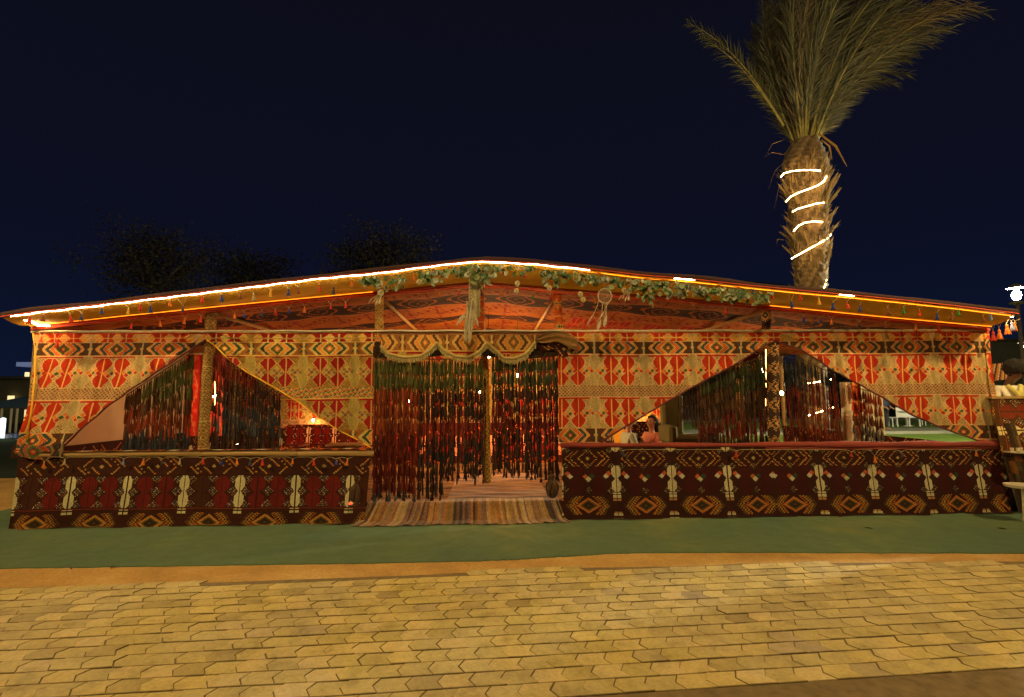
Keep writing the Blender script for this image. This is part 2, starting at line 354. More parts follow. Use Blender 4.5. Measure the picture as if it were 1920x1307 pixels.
# ================================================================== THE SETTING
def sheet(name, pts, z, m, label=None, kind='structure', thick=0):
    mb = MB(); n = len(pts); mb.add([(p[0], p[1], z) for p in pts], [tuple(range(n))])
    o = mb.build(name, m); return tag(o, label, None, None, kind)
def ground_mat(name, c1, c2, c3, sc1, bs=.4, bd=.02):
    m, nt, b = new_mat(name); v = coords(nt, 'Object'); f = noise(nt, v, sc1, 8, .65); g = noise(nt, v, sc1*22, 4)
    c = mulc(nt, ramp(nt, f, [(.28, c1), (.5, c2), (.72, c3)]), ramp(nt, g, [(.3, (.72, .72, .72)), (.7, (1.05, 1.05, 1.05))]))
    nt.links.new(c, b.inputs['Base Color']); b.inputs['Roughness'].default_value = .92; bump(nt, b, g, bs, bd); return m
sheet('ground', [(-400, -60), (400, -60), (400, 600), (-400, 600)], -.02, ground_mat('dark_lawn', (.006, .016, .004), (.010, .026, .006), (.016, .035, .008), .3))
asph = ground_mat('worn_asphalt', (.32, .23, .10), (.44, .32, .14), (.54, .40, .18), 2.3, .9, .03)
sheet('road', [(-14, -40), (14, -40), (14, -3.0), (-14, -3.0)], -.012, asph)

# green carpet in front of and under the tent
mat_edge = [GZ(x, y) for x, y in ((-500, 1074), (0, 1066), (215, 1063), (430, 1060), (700, 1056), (900, 1052), (985, 1048), (1050, 1044), (1150, 1038), (1280, 1036), (1400, 1036), (1700, 1037), (1920, 1038), (2500, 1040))]
fine_edge = []
for a_, b_ in zip(mat_edge[:-1], mat_edge[1:]):
    for i in range(14):
        p = a_.lerp(b_, i/14); fine_edge.append((p.x, p.y+random.uniform(-.008, .008)))
mg, nt, b = new_mat('green_carpet'); v = coords(nt, 'Object'); f = noise(nt, v, .7, 6); g = noise(nt, v, 160, 3); h_ = noise(nt, v, 6, 5)
c = mulc(nt, ramp(nt, f, [(.3, (.09, .17, .11)), (.55, (.125, .20, .10)), (.75, (.22, .25, .09))]), ramp(nt, g, [(.3, (.6, .6, .6)), (.7, (1.15, 1.15, 1.15))]))
c = mulc(nt, c, ramp(nt, h_, [(.3, (.78, .80, .75)), (.6, (1, 1, 1))])); sp = ramp(nt, noise(nt, v, 38, 5, .8), [(.60, (0, 0, 0)), (.70, (1, 1, 1))]); pt_ = ramp(nt, noise(nt, v, 1.1, 4), [(.45, (0, 0, 0)), (.65, (.8, .8, .8))])
mx = N(nt, 'ShaderNodeMix', data_type='RGBA'); nt.links.new(mulc(nt, sp, pt_), mx.inputs[0]); nt.links.new(c, mx.inputs[6]); mx.inputs[7].default_value = (.34, .24, .10, 1); c = mx.outputs[2]
nt.links.new(c, b.inputs['Base Color']); b.inputs['Roughness'].default_value = 1; ad = N(nt, 'ShaderNodeMath', operation='MULTIPLY_ADD'); nt.links.new(noise(nt, v, 2.5, 3), ad.inputs[0]); ad.inputs[1].default_value = 6; nt.links.new(g, ad.inputs[2]); bump(nt, b, ad.outputs[0], .7, .012)
mb = MB(); n = len(fine_edge); mb.add([(x, y, .006) for x, y in fine_edge]+[(x, 5.2, .006) for x, y in fine_edge], [(i, i+1, n+i+1, n+i) for i in range(n-1)])
mb.add([(x, y, .006) for x, y in fine_edge]+[(x, y, -.02) for x, y in fine_edge], [(i, n+i, n+i+1, i+1) for i in range(n-1)])
tag(mb.build('carpet', mg), None, None, None, 'structure')
# orange-brown concrete strip between carpet and pavers
stm = ground_mat('stained_concrete', (.36, .20, .05), (.52, .31, .085), (.62, .41, .14), 1.6, .6, .02)
sheet('verge', [(-14, -3.4), (14, -3.4), (14, 4), (-14, 4)], -.004, stm)

# ---- pavement of notched concrete blocks
PA = R(3.4); e1 = Vector((math.cos(PA), math.sin(PA), 0)); e2 = Vector((-math.sin(PA), math.cos(PA), 0)); PW, PD = .167, .141
near_row = GZ(1600, 1273).to_2d(); org = Vector((near_row.x, near_row.y, 0))
far_tbl = [GZ(x, y) for x, y in ((-600, 1140), (0, 1103), (420, 1092), (800, 1078), (1000, 1066), (1300, 1062), (1400, 1057), (1920, 1053), (2500, 1048))]
far_y = interp([(p.x, p.y) for p in far_tbl])
pm, nt, b = new_mat('concrete_paver'); oi = N(nt, 'ShaderNodeObjectInfo'); v = coords(nt, 'Object'); at = N(nt, 'ShaderNodeAttribute'); at.attribute_name = 'Col'
ge = N(nt, 'ShaderNodeNewGeometry'); vv = ge.outputs['Position']
big = noise(nt, vv, .9, 4); g = noise(nt, vv, 45, 5, .7); mid = noise(nt, vv, 5, 6, .7)
c = ramp(nt, oi.outputs['Random'], [(0, (.36, .29, .16)), (.08, (.50, .42, .21)), (.5, (.55, .47, .235)), (.8, (.60, .49, .235)), (.95, (.62, .52, .32)), (1, (.36, .30, .22))])
c = mulc(nt, c, at.outputs['Color']); c = mulc(nt, c, ramp(nt, big, [(.3, (.90, .88, .58)), (.45, (1, .97, .82)), (.6, (.92, .92, 1)), (.75, (1.05, 1, .8))])); c = mulc(nt, c, ramp(nt, mid, [(.30, (.62, .60, .52)), (.47, (.93, .92, .86)), (.62, (1.06, 1.05, 1))]))
c = mulc(nt, c, ramp(nt, g, [(.3, (.80, .78, .74)), (.65, (1.06, 1.06, 1.06))])); nt.links.new(c, b.inputs['Base Color']); b.inputs['Roughness'].default_value = .85
bump(nt, b, g, .55, .006)
JN = .0025
def paver_geo():
    w, d, nt_ = PW/2-JN, PD/2-JN, .034
    out = [(-w, -d), (w, -d), (w-nt_, 0), (w, d), (-w, d), (-w-nt_, 0)]
    top = [(x*.98, y*.93, 0) for x, y in out]; side = [(x, y, -.0025) for x, y in out]; bot = [(x, y, -.05) for x, y in out]
    vs = top+side+bot; fs = [(0, 1, 2), (0, 2, 5), (2, 3, 4), (2, 4, 5)]
    for a_ in (0, 6):
        for i in range(6): fs.append((a_+i, a_+6+i, a_+6+(i+1) % 6, a_+(i+1) % 6))
    return vs, fs
pv, pf = paver_geo()
pav_root = sheet('pavement', [(-12, -9), (12, -9)]+[(p.x, p.y+.01) for p in far_tbl[::-1] if abs(p.x) < 12], -.0022, two_tone('joint_sand', (.13, .09, .04), (.22, .155, .07), 12, .95))
pavers = []
for r_ in range(0, 20):
    for c_ in range(-70, 60):
        off = [.0, .52, .18, .71, .35, .9][r_ % 6]*PW+random.uniform(-.004, .004)
        p = org+e1*(c_*PW+off)+e2*((r_+.5)*PD)
        if p.y > float(far_y(p.x))-.02 or abs(p.x) > 7.4: continue
        dx = p.x/(p.y+6.6)
        if abs(dx) > 1.12: continue
        pavers.append((p, r_))
pavers.sort(key=lambda t: -1/((t[0]-CO.to_3d()).length) if abs(t[0].x/(t[0].y+6.6)-.04) < 1.02 else 9)
pcol = [(1, 1, 1)]*4+[(.50, .44, .32), (.90, .87, .80), (.90, .87, .80), (.44, .40, .30), (.90, .87, .80), (.90, .87, .80)]+[(.2, .17, .12)]*6
me = mesh_np('paver', pv, pf, pcol); me.materials.append(pm); far = MB()
for i, (p, r_) in enumerate(pavers):
    tilt = Euler((random.gauss(0, .010), random.gauss(0, .010), PA+random.gauss(0, .006)))
    z = .0042+random.uniform(-.0022, .0022)
    if i < 300:
        o = bpy.data.objects.new('paver', me); col.objects.link(o); o.parent = pav_root; o.location = (p.x, p.y, z); o.rotation_euler = tilt
    else:
        M = Matrix.Translation((p.x, p.y, z)) @ tilt.to_matrix().to_4x4(); t_ = random.choice((1, .9, 1.06, .75, .96, .85, 1.1)); far.add([M @ Vector(q_) for q_ in pv], pf, (t_, t_, t_)); far.c[-len(pf):] = [tuple(x*t_ for x in c_2) for c_2 in pcol]
tag(far.build('far_pavers', pm, pav_root), None, None, None, 'stuff')

# lawn and paths behind the tent, right hand side
lawn_m = ground_mat('bright_lawn', (.10, .17, .008), (.13, .215, .012), (.16, .25, .018), 1.5, .8, .03)
path_m = ground_mat('pale_path', (.22, .22, .17), (.28, .27, .20), (.34, .33, .25), .8, .3, .01)
sheet('lawn', [(4.0, 5.4), (26, 5.4), (26, 13.0), (4.0, 13.0)], .0, lawn_m)
sheet('path', [(4.0, 13.0), (40, 13.0), (40, 16.5), (4.0, 16.5)], .0, path_m)
tag(sheet('far_lawn', [(4.0, 16.5), (40, 16.5), (40, 24.0), (4.0, 24.0)], .0, lawn_m))
sheet('terrace', [(4.0, 24.0), (50, 24.0), (50, 60.0), (4.0, 60)], .0, path_m)
kb = MB(); kb.box((12, 13.0, .05), (16, .18, .12)); tag(kb.build('kerb', path_m), None, None, None, 'structure')

# ================================================================== THE TENT
zt = G(960, 622).z                   # top of the wall cloth
zr = G(960, 843).z                   # rail height
XL, XR = G(62, 650).x, G(1850, 650).x
def XF(px, py=700): return G(px, py).x
tent = empty('bedouin_tent', (0, 0, 0), 'long low gabled tent hung with patterned kilim cloth, open arched windows and a fringed doorway', 'tent')

# eave (front edge of the roof) and hem line above the wall
YE = -.55
eave_px = [(5, 596), (60, 588), (200, 572), (400, 548), (600, 523), (720, 512), (800, 501), (870, 493), (910, 491), (1000, 496), (1100, 506), (1200, 518), (1300, 526), (1400, 537), (1500, 547), (1600, 556), (1700, 566), (1800, 577), (1905, 590)]
hem_px = [(62, 611), (240, 592), (480, 568), (715, 546), (800, 538), (880, 531), (920, 531), (1050, 542), (1240, 556), (1430, 572), (1640, 593), (1852, 612)]
E3 = [G(x, y, YE) for x, y in eave_px]; H3 = [G(x, y, -.06) for x, y in hem_px]
ez = interp([(p.x, p.z) for p in E3]); hz = interp([(p.x, p.z) for p in H3])
XEL, XER = E3[0].x, E3[-1].x; HL, HR = H3[0].x, H3[-1].x
ns = 120
def strip_mesh(rows, name, m, colr=None):
    n = len(rows[0]); V = []; Fc = []
    for r_ in rows: V += [tuple(p) for p in r_]
    for i in range(len(rows)-1):
        for j in range(n-1): Fc.append((i*n+j, i*n+j+1, (i+1)*n+j+1, (i+1)*n+j))
    return link(name, mesh_np(name, V, Fc, [colr or (1, 1, 1)]*len(Fc), True), m, tent)
ts = np.linspace(0, 1, ns+1)
def eav(t): x = XEL+(XER-XEL)*t; return Vector((x, YE, float(ez(x))))
def hem(t): x = HL+(HR-HL)*t; return Vector((x, -.06, float(hz(x))))
rows = []
for k_ in range(7):
    w = k_/6; rows.append([eav(t).lerp(hem(t), w)+Vector((0, 0, -.035*math.sin(math.pi*w)+.006*math.sin(t*90)*math.sin(math.pi*w))) for t in ts])
strip_mesh(rows, 'soffit', M_yellow)
# dark rolled edge above the lights
fm = MB(); fm.tube([eav(t)+Vector((0, -.01, .034+.006*math.sin(t*40))) for t in ts], [.024+.005*math.sin(t*57) for t in ts], 8, flat=1.2); fm.build('rolled_edge', M_roof, tent, True)
fm = MB(); fm.tube([eav(t)+Vector((0, -.035, .006)) for t in ts], .009, 5); fm.build('piping', M_red, tent, True)
for dy, dz, rr in ((-.01, .0, .022), (-.012, -.045, .020)):
    fm = MB(); fm.tube([hem(t)+Vector((0, dy, dz+.003*math.sin(t*80))) for t in ts], rr, 8); fm.build('hem_roll', M_red, tent, True)
# roof skin from eave to the rear
DEPTH = 4.7
def roofz(x, Y): return float(ez(x))+.03-(Y-YE)*.0
rows = []
for Y in (YE-.01, -.2, .5, 1.5, 2.5, 3.5, DEPTH+.25):
    rows.append([Vector((eav(t).x*(1 if Y < 0 else 1), Y, float(ez(eav(t).x))+.052+.015*math.sin(Y*3+t*30))) for t in ts])
strip_mesh(rows, 'roof', M_roof)
# ceiling kilims (undersides visible through the gap)
hzf = interp([(p.x, p.z) for p in H3])
def ceil_pos(U, V_):
    sag = .030*np.sin(V_*4.2)**2+.012*np.sin(U*7+V_*3); return U, V_*1.0-.05, hzf(U)-.005-sag
cloth('ceiling_cloth', HL, HR, .02, DEPTH, ceil_pos, pat_ceiling, .02, None, M_ceil, tent, .02)

# ---- window openings (pixel outlines on the front plane -> x,z)
def poly(pts): return [(G(x, y).x, G(x, y).z) for x, y in pts]
def line_fn(pts): tb = sorted(poly(pts)); return interp(tb), tb[0][0], tb[-1][0]
L1, l1a, l1b = line_fn([(125, 838), (150, 812), (200, 768), (240, 738), (300, 697), (345, 668), (378, 646), (392, 638)])
L2, l2a, l2b = line_fn([(392, 638), (410, 652), (440, 680), (475, 703), (510, 722), (560, 752), (600, 782), (640, 808), (670, 822), (700, 840)])
R1, r1a, r1b = line_fn([(1110, 838), (1150, 812), (1190, 788), (1230, 764), (1262, 745), (1310, 718), (1370, 686), (1420, 655), (1448, 640)])
R2, r2a, r2b = line_fn([(1448, 640), (1500, 657), (1560, 697), (1600, 718), (1650, 746), (1700, 776), (1760, 802), (1845, 832)])
def keep_left(x, z):
    k_ = np.ones(x.shape, bool); m = (x > l1a) & (x <= l1b); k_ &= ~(m & (z < L1(x))); return k_
def keep_left2(x, z):
    return ~((x > l2a) & (x < l2b) & (z < L2(x)))
def keep_right(x, z):
    return ~(((x > r1a) & (x <= r1b) & (z < R1(x))) | ((x > r2a) & (x < r2b) & (z < R2(x))))
wl = zt-zr-.01
def gather(U, V_, ax, amp=.016):
    dx = U-ax; dd = np.sqrt(dx*dx+V_*V_)+.05; an = np.arctan2(V_, np.abs(dx)+.001)
    return amp*np.sin(an*17+np.sign(dx))*np.clip(dd*2, 0, 1)*np.exp(-np.clip(dd-.2, 0, 9)/.9)+.6*amp*np.sin(an*31+2)*np.exp(-dd/.6)
def fold(U, V_, amp=.012): return 1.3*amp*np.sin(U*3.1+V_*2.2+np.sin(U*1.7)*2)+amp*np.sin(U*23+V_*4)*np.clip(V_/1.2, .15, 1)+amp*.6*np.sin(U*51-V_*9)
xa, xb, xm, xd1, xd2 = XF(68, 640), XF(700), XF(386), XF(700), XF(1048)
def pos_l(U, V_):
    w = np.clip((xb-2.2-U)/2.1+.1, 0, 1)                # pull the cloth outwards at the foot on the left
    lean = .10*np.clip(V_/1.45, 0, 1)**1.5+.16*w*np.clip(V_-.28, 0, 2)
    return U-lean*1.0, -.045+fold(U, V_)+gather(U, V_, XF(386))-.05*np.clip(V_-.6, 0, 1)*w, zt-V_
_le = sorted((G(x, y).z, G(x, y).x) for x, y in ((60, 600), (63, 625), (67, 650), (67, 700), (60, 770), (50, 815), (42, 850))); LEDGE = lambda z: np.interp(z, [a for a, b in _le], [b for a, b in _le])
ph = XF(220); off_l = P0/2
cloth('wall_cloth', xa, XF(388)+.35, 0, 1.47, pos_l, lambda u, v: pat_light(u-ph+off_l, v*1.047), .0078, lambda x, z: keep_left(x, z) & (x < XF(388)) & (x > LEDGE(z)), parent=tent)['label'] = 'pale cloth with orange double lozenges drawn aside left of the first window'
ph2 = XF(521)
cloth('wall_cloth', XF(388), XF(702), 0, 1.49, lambda U, V_: (U, -.048+fold(U, V_, .010)+gather(U, V_, XF(396)), zt-V_+.004*np.sin(U*3)), lambda u, v: pat_olive(u-ph2+P0/2, v*1.047), .0078, lambda x, z: keep_left2(x, z), parent=tent)['label'] = 'olive cloth with dark red double lozenges and a green middle band'
ph3 = XF(1252)
cloth('wall_cloth', XF(1046), XF(1851), 0, 1.48, lambda U, V_: (U+.05*np.clip((U-XF(1700))/1.2, 0, 1)*V_*.5-.03*np.clip((XF(1840)-U), 0, .2)/.2*0, -.045+fold(U, V_, .010)+gather(U, V_, XF(1448)), zt-V_-.003*np.sin(U*4)),
      lambda u, v: pat_light(u-ph3+P0/2, v*1.047), .0078, keep_right, parent=tent)['label'] = 'long pale cloth with red double lozenges right of the doorway'
def edge_tube(fn, a_, b_, name='window_edge', r=.011, col_=None, y=-.055):
    mb = MB(); xs = np.linspace(a_, b_, 50); mb.tube([(x, y+.01*math.sin(x*23), float(fn(x))) for x in xs], r, 6); mb.build(name, col_ or M_maroon, tent, True)
edge_tube(L1, l1a, l1b); edge_tube(L2, l2a, l2b, r=.008, col_=M_yellow); edge_tube(R1, r1a, r1b); edge_tube(R2, r2a, r2b, col_=M_maroon)
# cloth top roll + border rope along the wall top
mb = MB(); mb.tube([(x, -.045, zt+.006+.004*math.sin(x*9)) for x in np.linspace(xa-.03, XF(1851), 90)], .014, 6); mb.build('top_cord', M_cream, tent, True)
mb = MB(); mb.box(((xa+XF(1850))/2, .03, zt-.04), (XF(1850)-xa, .08, .08)); mb.build('top_beam', M_wood, tent)
# side trims
mb = MB(); mb.tube([G(60, 612, -.02), G(66, 650, -.03), G(66, 700, -.06), G(59, 770, -.09), G(49, 822, -.10)], .010, 6); mb.build('edge_cord', M_yellow, tent, True)
cloth('edge_trim', 0, .07, 0, 1.50, lambda U, V_: (XF(1846)+U+.10*np.exp(-((V_)/.12))*0-.04*np.sin(V_*2.1)+.06*V_, -.05+.0*U, zt-V_), lambda u, v: pat_light(u*1.5+.1, v*1.0+.03, dict(PAL_L, base=(.66, .28, .05))), .01, parent=tent)
# rails
rl = [G(x, y, -.09) for x, y in ((66, 853), (200, 851), (380, 850), (560, 850), (700, 850))]
mb = MB()
for a_, b_ in zip(rl[:-1], rl[1:]): mb.tube([a_, b_], .036, 8, flat=1.05)
mb.build('rail', M_wood, tent, True)
cloth('rail_binding', 0, rl[-1].x-rl[0].x, 0, .045, lambda U, V_: (rl[0].x+U, -.11+V_*2-.03, rl[0].z+.040+.0*U), lambda u, v: np.where((((u*1.37) % .72) < .16)[..., None], (.62, .55, .36), np.where((((u*3.1) % .5) < .2)[..., None], (.45, .10, .02), (.10, .035, .02))), .02, parent=tent)
rr_ = [G(x, y, -.085) for x, y in ((1052, 835), (1300, 835), (1500, 834), (1700, 834), (1876, 833))]
mb = MB(); pts = []
for a_, b_ in zip(rr_[:-1], rr_[1:]):
    for i in range(12): pts.append(a_.lerp(b_, i/12)+Vector((0, random.uniform(-.004, .004), random.uniform(-.004, .004))))
mb.tube(pts+[rr_[-1]], [.032+.006*math.sin(i*.7)+(.012 if i > 22 else 0) for i in range(len(pts)+1)], 8); mb.build('rail', M_redd, tent, True)
mb = MB(); mb.tube([p+Vector((0, -.012, -.045)) for p in pts[20:]]+[rr_[-1]+Vector((0, -.012, -.045))], .017, 7); mb.build('rail', M_redd, tent, True)

# lower wall cloths
def low_pos(xl, xr, pxb_l, pxb_r, zf, flare, seed):
    def f(U, V_):
        zt_ = zf(U); w = np.clip(V_/.9, 0, 1.2)
        cx = (xl+xr)/2; t_ = (U-cx)/((xr-xl)/2)
        x = U+np.where(t_ < 0, (pxb_l-xl)*np.abs(t_)**16, (pxb_r-xr)*np.abs(t_)**16)*w
        y = -.10-flare*w**1.6+.022*np.sin(U*5.1+seed)*w+.010*np.sin(U*17+seed*2+V_*3)*w
        z = zt_-V_
        gz = .012+.010*np.sin(U*3.7+seed)
        over = np.clip(gz-z, 0, 1); y = y-over*.5; z = np.maximum(z, gz)
        return x, y, z
    return f
zlf = interp([(p.x, p.z-.03) for p in rl]); zrf = interp([(p.x, p.z-.025) for p in rr_])
YL = -.20
PLa = (G(549, 910, YL).x-G(122, 910, YL).x)/4; ua = G(338, 910, YL).x
cloth('lower_cloth', XF(48, 850), XF(698, 850), 0, .86, low_pos(XF(48, 850), XF(698, 850), GZ(18, 992).x, XF(690, 960), zlf, .10, 1.0), lambda u, v: pat_dark_a(u-ua, v*1.10, PLa), .009, parent=tent)['label'] = 'dark brown cloth with pale and red double lozenges below the left windows'
PLb = (G(1850, 910, YL).x-G(1544, 910, YL).x)/3; ub1 = G(1370, 910, YL).x; ub2 = G(1544, 910, YL).x; uj = G(1457, 910, YL).x
cloth('lower_cloth', XF(1052, 850), XF(1878, 850), 0, .90, low_pos(XF(1052, 850), XF(1878, 850), XF(1050, 950), GZ(1892, 962).x, zrf, .10, 2.3), lambda u, v: pat_dark_b(np.where(u < uj, u-ub1, u-ub2), v*1.10, PLb), .009, parent=tent)['label'] = 'nearly black cloth with pale double lozenges below the right window'
# overlapping corner drape at the left end
cloth('corner_drape', 0, .62, 0, .16, lambda U, V_: (XF(48, 840)-.05+U*(1-.2*V_), -.13+.03*np.sin(U*20), zr+.13-V_+.02*np.sin(U*13)-.10*(U-.3)**2), lambda u, v: pat_light(u+.05, v+.15, dict(PAL_L, c=(.30, .17, .08), y=(.25, .13, .03), o=(.22, .08, .02), bg=(.05, .02, .01))), .01, parent=tent)
# side walls (beige canvas above, dark kilim below on the left; low kilim only on the right)
XSL, XSR = XL-.02, XR-.02
cloth('side_wall', .0, DEPTH, 0, zt-zr+.04, lambda U, V_: (XSL+.02*np.sin(U*5), U+.02, zt-V_+.08), (.58, .42, .26), .06, None, M_beige, tent, .06)
cloth('side_wall', .0, DEPTH, 0, .86, lambda U, V_: (XSL+.03-.05*V_, U+.02, zr+.05-V_), pat_dark_a, .02, parent=tent)
cloth('side_wall', .0, DEPTH, 0, .76, lambda U, V_: (XSR-.15+.03*V_, U+.02, .84-V_+.0*U), lambda u, v: pat_dark_a(u, v+.05)*1.6, .02, parent=tent)
# rear wall of kilims, stops short on the right where the tent is open
XB1 = G(1262, 780, DEPTH).x
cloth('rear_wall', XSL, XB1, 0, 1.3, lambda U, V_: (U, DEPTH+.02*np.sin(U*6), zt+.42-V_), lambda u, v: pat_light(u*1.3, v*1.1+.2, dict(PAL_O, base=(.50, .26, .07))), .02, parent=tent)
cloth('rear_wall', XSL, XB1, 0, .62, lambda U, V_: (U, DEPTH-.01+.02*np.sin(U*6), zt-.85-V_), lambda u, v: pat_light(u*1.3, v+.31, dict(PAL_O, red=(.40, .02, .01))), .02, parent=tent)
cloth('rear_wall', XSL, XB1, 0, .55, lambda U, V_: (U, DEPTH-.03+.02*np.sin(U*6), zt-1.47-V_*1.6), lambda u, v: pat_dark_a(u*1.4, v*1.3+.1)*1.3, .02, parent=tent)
cloth('rear_valance', XB1, XSR-.1, 0, .95, lambda U, V_: (U, DEPTH-.02+.02*np.sin(U*7), zt+.42-V_*((zt+.42-G(1500, 700, DEPTH).z)/.95)), lambda u, v: pat_dark_b(u*1.2, v)*1.2, .025, parent=tent)
# platform floor
mb = MB(); mb.box(((XSL+XSR)/2, DEPTH/2-.03, .10), (XSR-XSL-.1, DEPTH-.1, .20)); fl = mb.build('floor', M_maroon, tent)
cloth('floor_rug', XSL+.2, XSR-.3, 0, DEPTH-.3, lambda U, V_: (U, .02+V_, .206+.003*np.sin(V_*40)), lambda u, v: pat_ragrug(v*.7, u)*np.array((.72, .60, .46)), .04, parent=tent)
# posts
def post(pxt, pyt, pxb, pyb, Y, w, kind, label):
    a_ = G(pxt, pyt, Y); b_ = G(pxb, pyb, Y); L = (a_-b_).length
    def f(U, V_):
        an = U/w*2*np.pi; r_ = w/(2*math.pi)*1.0; t_ = V_/L
        wob = 1+.06*np.sin(V_*18)
        return a_.x+(b_.x-a_.x)*t_+r_*wob*np.sin(an), a_.y+r_*wob*-np.cos(an), a_.z+(b_.z-a_.z)*t_
    o = cloth('post', 0, w, 0, L, f, wrap_pat(kind), w/24, None, None, tent, .014); o['label'] = label; return o
post(396, 588, 380, 852, .06, .40, 'woven', 'straw coloured wrapped post in the middle of the left window')
post(711, 552, 711, 628, .02, .34, 'gold', 'short gold lattice wrapped post left of the doorway')
post(900, 520, 901, 628, .02, .34, 'orange', 'orange wrapped post above the middle of the doorway')
post(1044, 550, 1050, 628, .02, .34, 'orange', 'orange wrapped post with green lozenges right of the doorway')
post(908, 640, 914, 905, .35, .32, 'gold', 'pale patterned post standing inside the doorway')
post(1436, 575, 1437, 630, .02, .36, 'dark', 'short dark wrapped post above the right window')
post(1449, 640, 1451, 838, .02, .46, 'dark', 'dark chevron wrapped post in the middle of the right window')
post(1605, 700, 1612, 840, 1.6, .36, 'orange', 'orange and yellow post behind the right window')
post(1385, 600, 1390, 855, 4.3, .5, 'woven', 'rear post'); post(437, 690, 432, 860, 4.3, .5, 'woven', 'rear post at the left')
for s, y_ in ((XSR-.1, .05), (XSR-.1, DEPTH), (XSL+.1, .05)): mb = MB(); mb.tube([(s, y_, 0), (s, y_, float(hz(s)))], .05, 8); mb.build('post', M_wood, tent, True)
# purlin poles under the ceiling
for x_px in (711, 900, 1046, 1437, 396):
    x = XF(x_px, 580); mb = MB(); mb.tube([(x, .05, float(hz(x))-.05), (x, DEPTH, float(hz(x))-.06)], .028, 8); mb.build('rafter', M_wood, tent, True)
# red-brown lintel cloth over the doorway
cloth('lintel_cloth', XF(702), XF(1052), 0, .16, lambda U, V_: (U, -.030+.0*U, zt-V_), lambda u, v: pat_dark_lintel(u, v) if False else pat_light(u*1.1, v*.9, dict(PAL_L, base=(.30, .10, .03), red=(.30, .045, .015), c=(.36, .22, .08), y=(.30, .15, .03))), .01, parent=tent)

# ================================================================== RUGS
rug = empty('rag_rug', (XF(870), -.2, 0), 'striped brown rag rug draped from the doorway step and spread over the green carpet', 'rug')
_y = [.12, -.085, -.105, -.16, -.19, -.34]; _z = [.222, .224, .20, .07, .026, .014]; _l = np.r_[0, np.cumsum(np.hypot(np.diff(_y), np.diff(_z)))]; _l = _l/_l[-1]
def rug_pos(U, V_):
    t = V_/.52; c_ = (U-G(868, 935, -.1).x); fan = np.clip(t-.4, 0, 1)*c_*.16
    edge = .5+.5*np.sin(U*5.3+1); y = np.interp(t, _l, _y)-(t > .6)*(t-.6)*.10*edge; z = np.interp(t, _l, _z)+np.clip(np.sin(U*21+t*2), 0, 1)*.010*(t > .55)+.005*np.sin(U*60)*(t > .3)
    return U+fan-.05*np.clip(t-.3, 0, 1)*(U < G(800, 935, -.1).x), y, z
cloth('fringed_mat', G(690, 935, -.1).x, G(1048, 935, -.1).x, 0, .52, rug_pos, pat_ragrug, .009, None, M_yarn, rug, .015)
rug2 = empty('step_rug', (XF(930), .5, .2), 'flat brown rag rug with crosswise stripes lying inside the doorway', 'rug')
cloth('runner', G(838, 925, .1).x, G(1030, 925, .1).x, 0, 2.2, lambda U, V_: (U+.0*V_, .10+V_, .222+.006*np.sin(U*7+V_*20)), lambda u, v: pat_ragrug(v*.8+3, u)*np.array((.95, .82, .66)), .03, None, M_yarn, rug2, .012)

# ================================================================== FRINGE CURTAINS
def strand_mesh(L, bands, seed, wid=.020, seglen=.19):
    """one hanging cord of knotted yarn tassels; bands: list of (depth in m, colour)"""
    r = random.Random(seed); mb = MB(); z = 0.0; ph_ = r.uniform(-.02, .03); mb.tube([(0, 0, 0), (0, 0, -L)], .0022, 3, (.12, .07, .04))
    z = -ph_*1
    while -z < L-.05:
        sl = min(seglen*r.uniform(.85, 1.1), L+z)
        c = bands[-1][1]
        for d, cc in bands:
            if -z+.03 < d: c = cc; break
        k_ = r.uniform(.40, 1.0)*(1.5 if r.random() < .08 else 1); c = tuple(a*k_ for a in c); w = wid*1.5*r.uniform(.8, 1.2)
        ox, oy = r.uniform(-.004, .004), r.uniform(-.006, .006)
        mb.tube([(ox, oy, z), (ox, oy, z-.025), (ox, oy, z-.05), (ox*1.2, oy, z-sl*.6), (ox*1.4, oy, z-sl*.96)], [.004, .008, w*.30, w*.55, w*.62], 5, c, flat=.6)
        for q_ in range(5):
            a_ = r.uniform(-1, 1)*w*.8; c2 = tuple(a*r.uniform(.8, 1.3) for a in c)
            mb.tube([(ox+a_*.3, oy+r.uniform(-.01, .01), z-.05), (ox+a_, oy+r.uniform(-.012, .012), z-sl*r.uniform(1.0, 1.16))], [.003, .0035], 3, c2)
        z -= sl
    return mb.mesh('strand', False)
YG = (.105, .110, .030); DGR = (.065, .075, .030); RST = (.26, .050, .014); DKR = (.17, .024, .011); BRW = (.10, .045, .018); CHR = (.060, .028, .018); SLT = (.050, .055, .062); BLU = (.030, .045, .075); LBR = (.22, .10, .03); GRA = (.14, .12, .10)
def fringe(label, px0, px1, n, Y, top_fn, bot, palettes, wid=.020, cat='fringe curtain', dens=1, gaps=()):
    a_, b_ = G(px0, 740, Y), G(px1, 740, Y); root = empty('fringe_curtain', ((a_.x+b_.x)/2, Y, a_.z), label, cat, 'yarn fringe curtains of the tent')
    tops = []
    for i in range(n):
        t = (i+.5)/n; px = px0+(px1-px0)*t+random.uniform(-.3, .3)*(px1-px0)/n
        if any(g0 < px < g1 for g0, g1 in gaps): continue
        p = G(px, top_fn(px), Y+random.uniform(-.02, .02)); pb_ = G(px, bot(px), Y); L = p.z-pb_.z
        if L < .08: continue
        bands = palettes(px, p.z); tops.append(p)
        me_ = strand_mesh(L, bands, int(px*10)+i, wid); o = link('strand', me_, M_strand, root, False)
        o.location = p-root.location; o.rotation_euler = (random.uniform(-.01, .01), random.uniform(-.012, .012)+.02*(t-.5), random.uniform(0, 3))
    mb = MB(); mb.tube([q_+Vector((0, 0, .004)) for q_ in tops], .006, 5, (.1, .06, .03)); mb.build('header_cord', M_yarn, root)
    return root
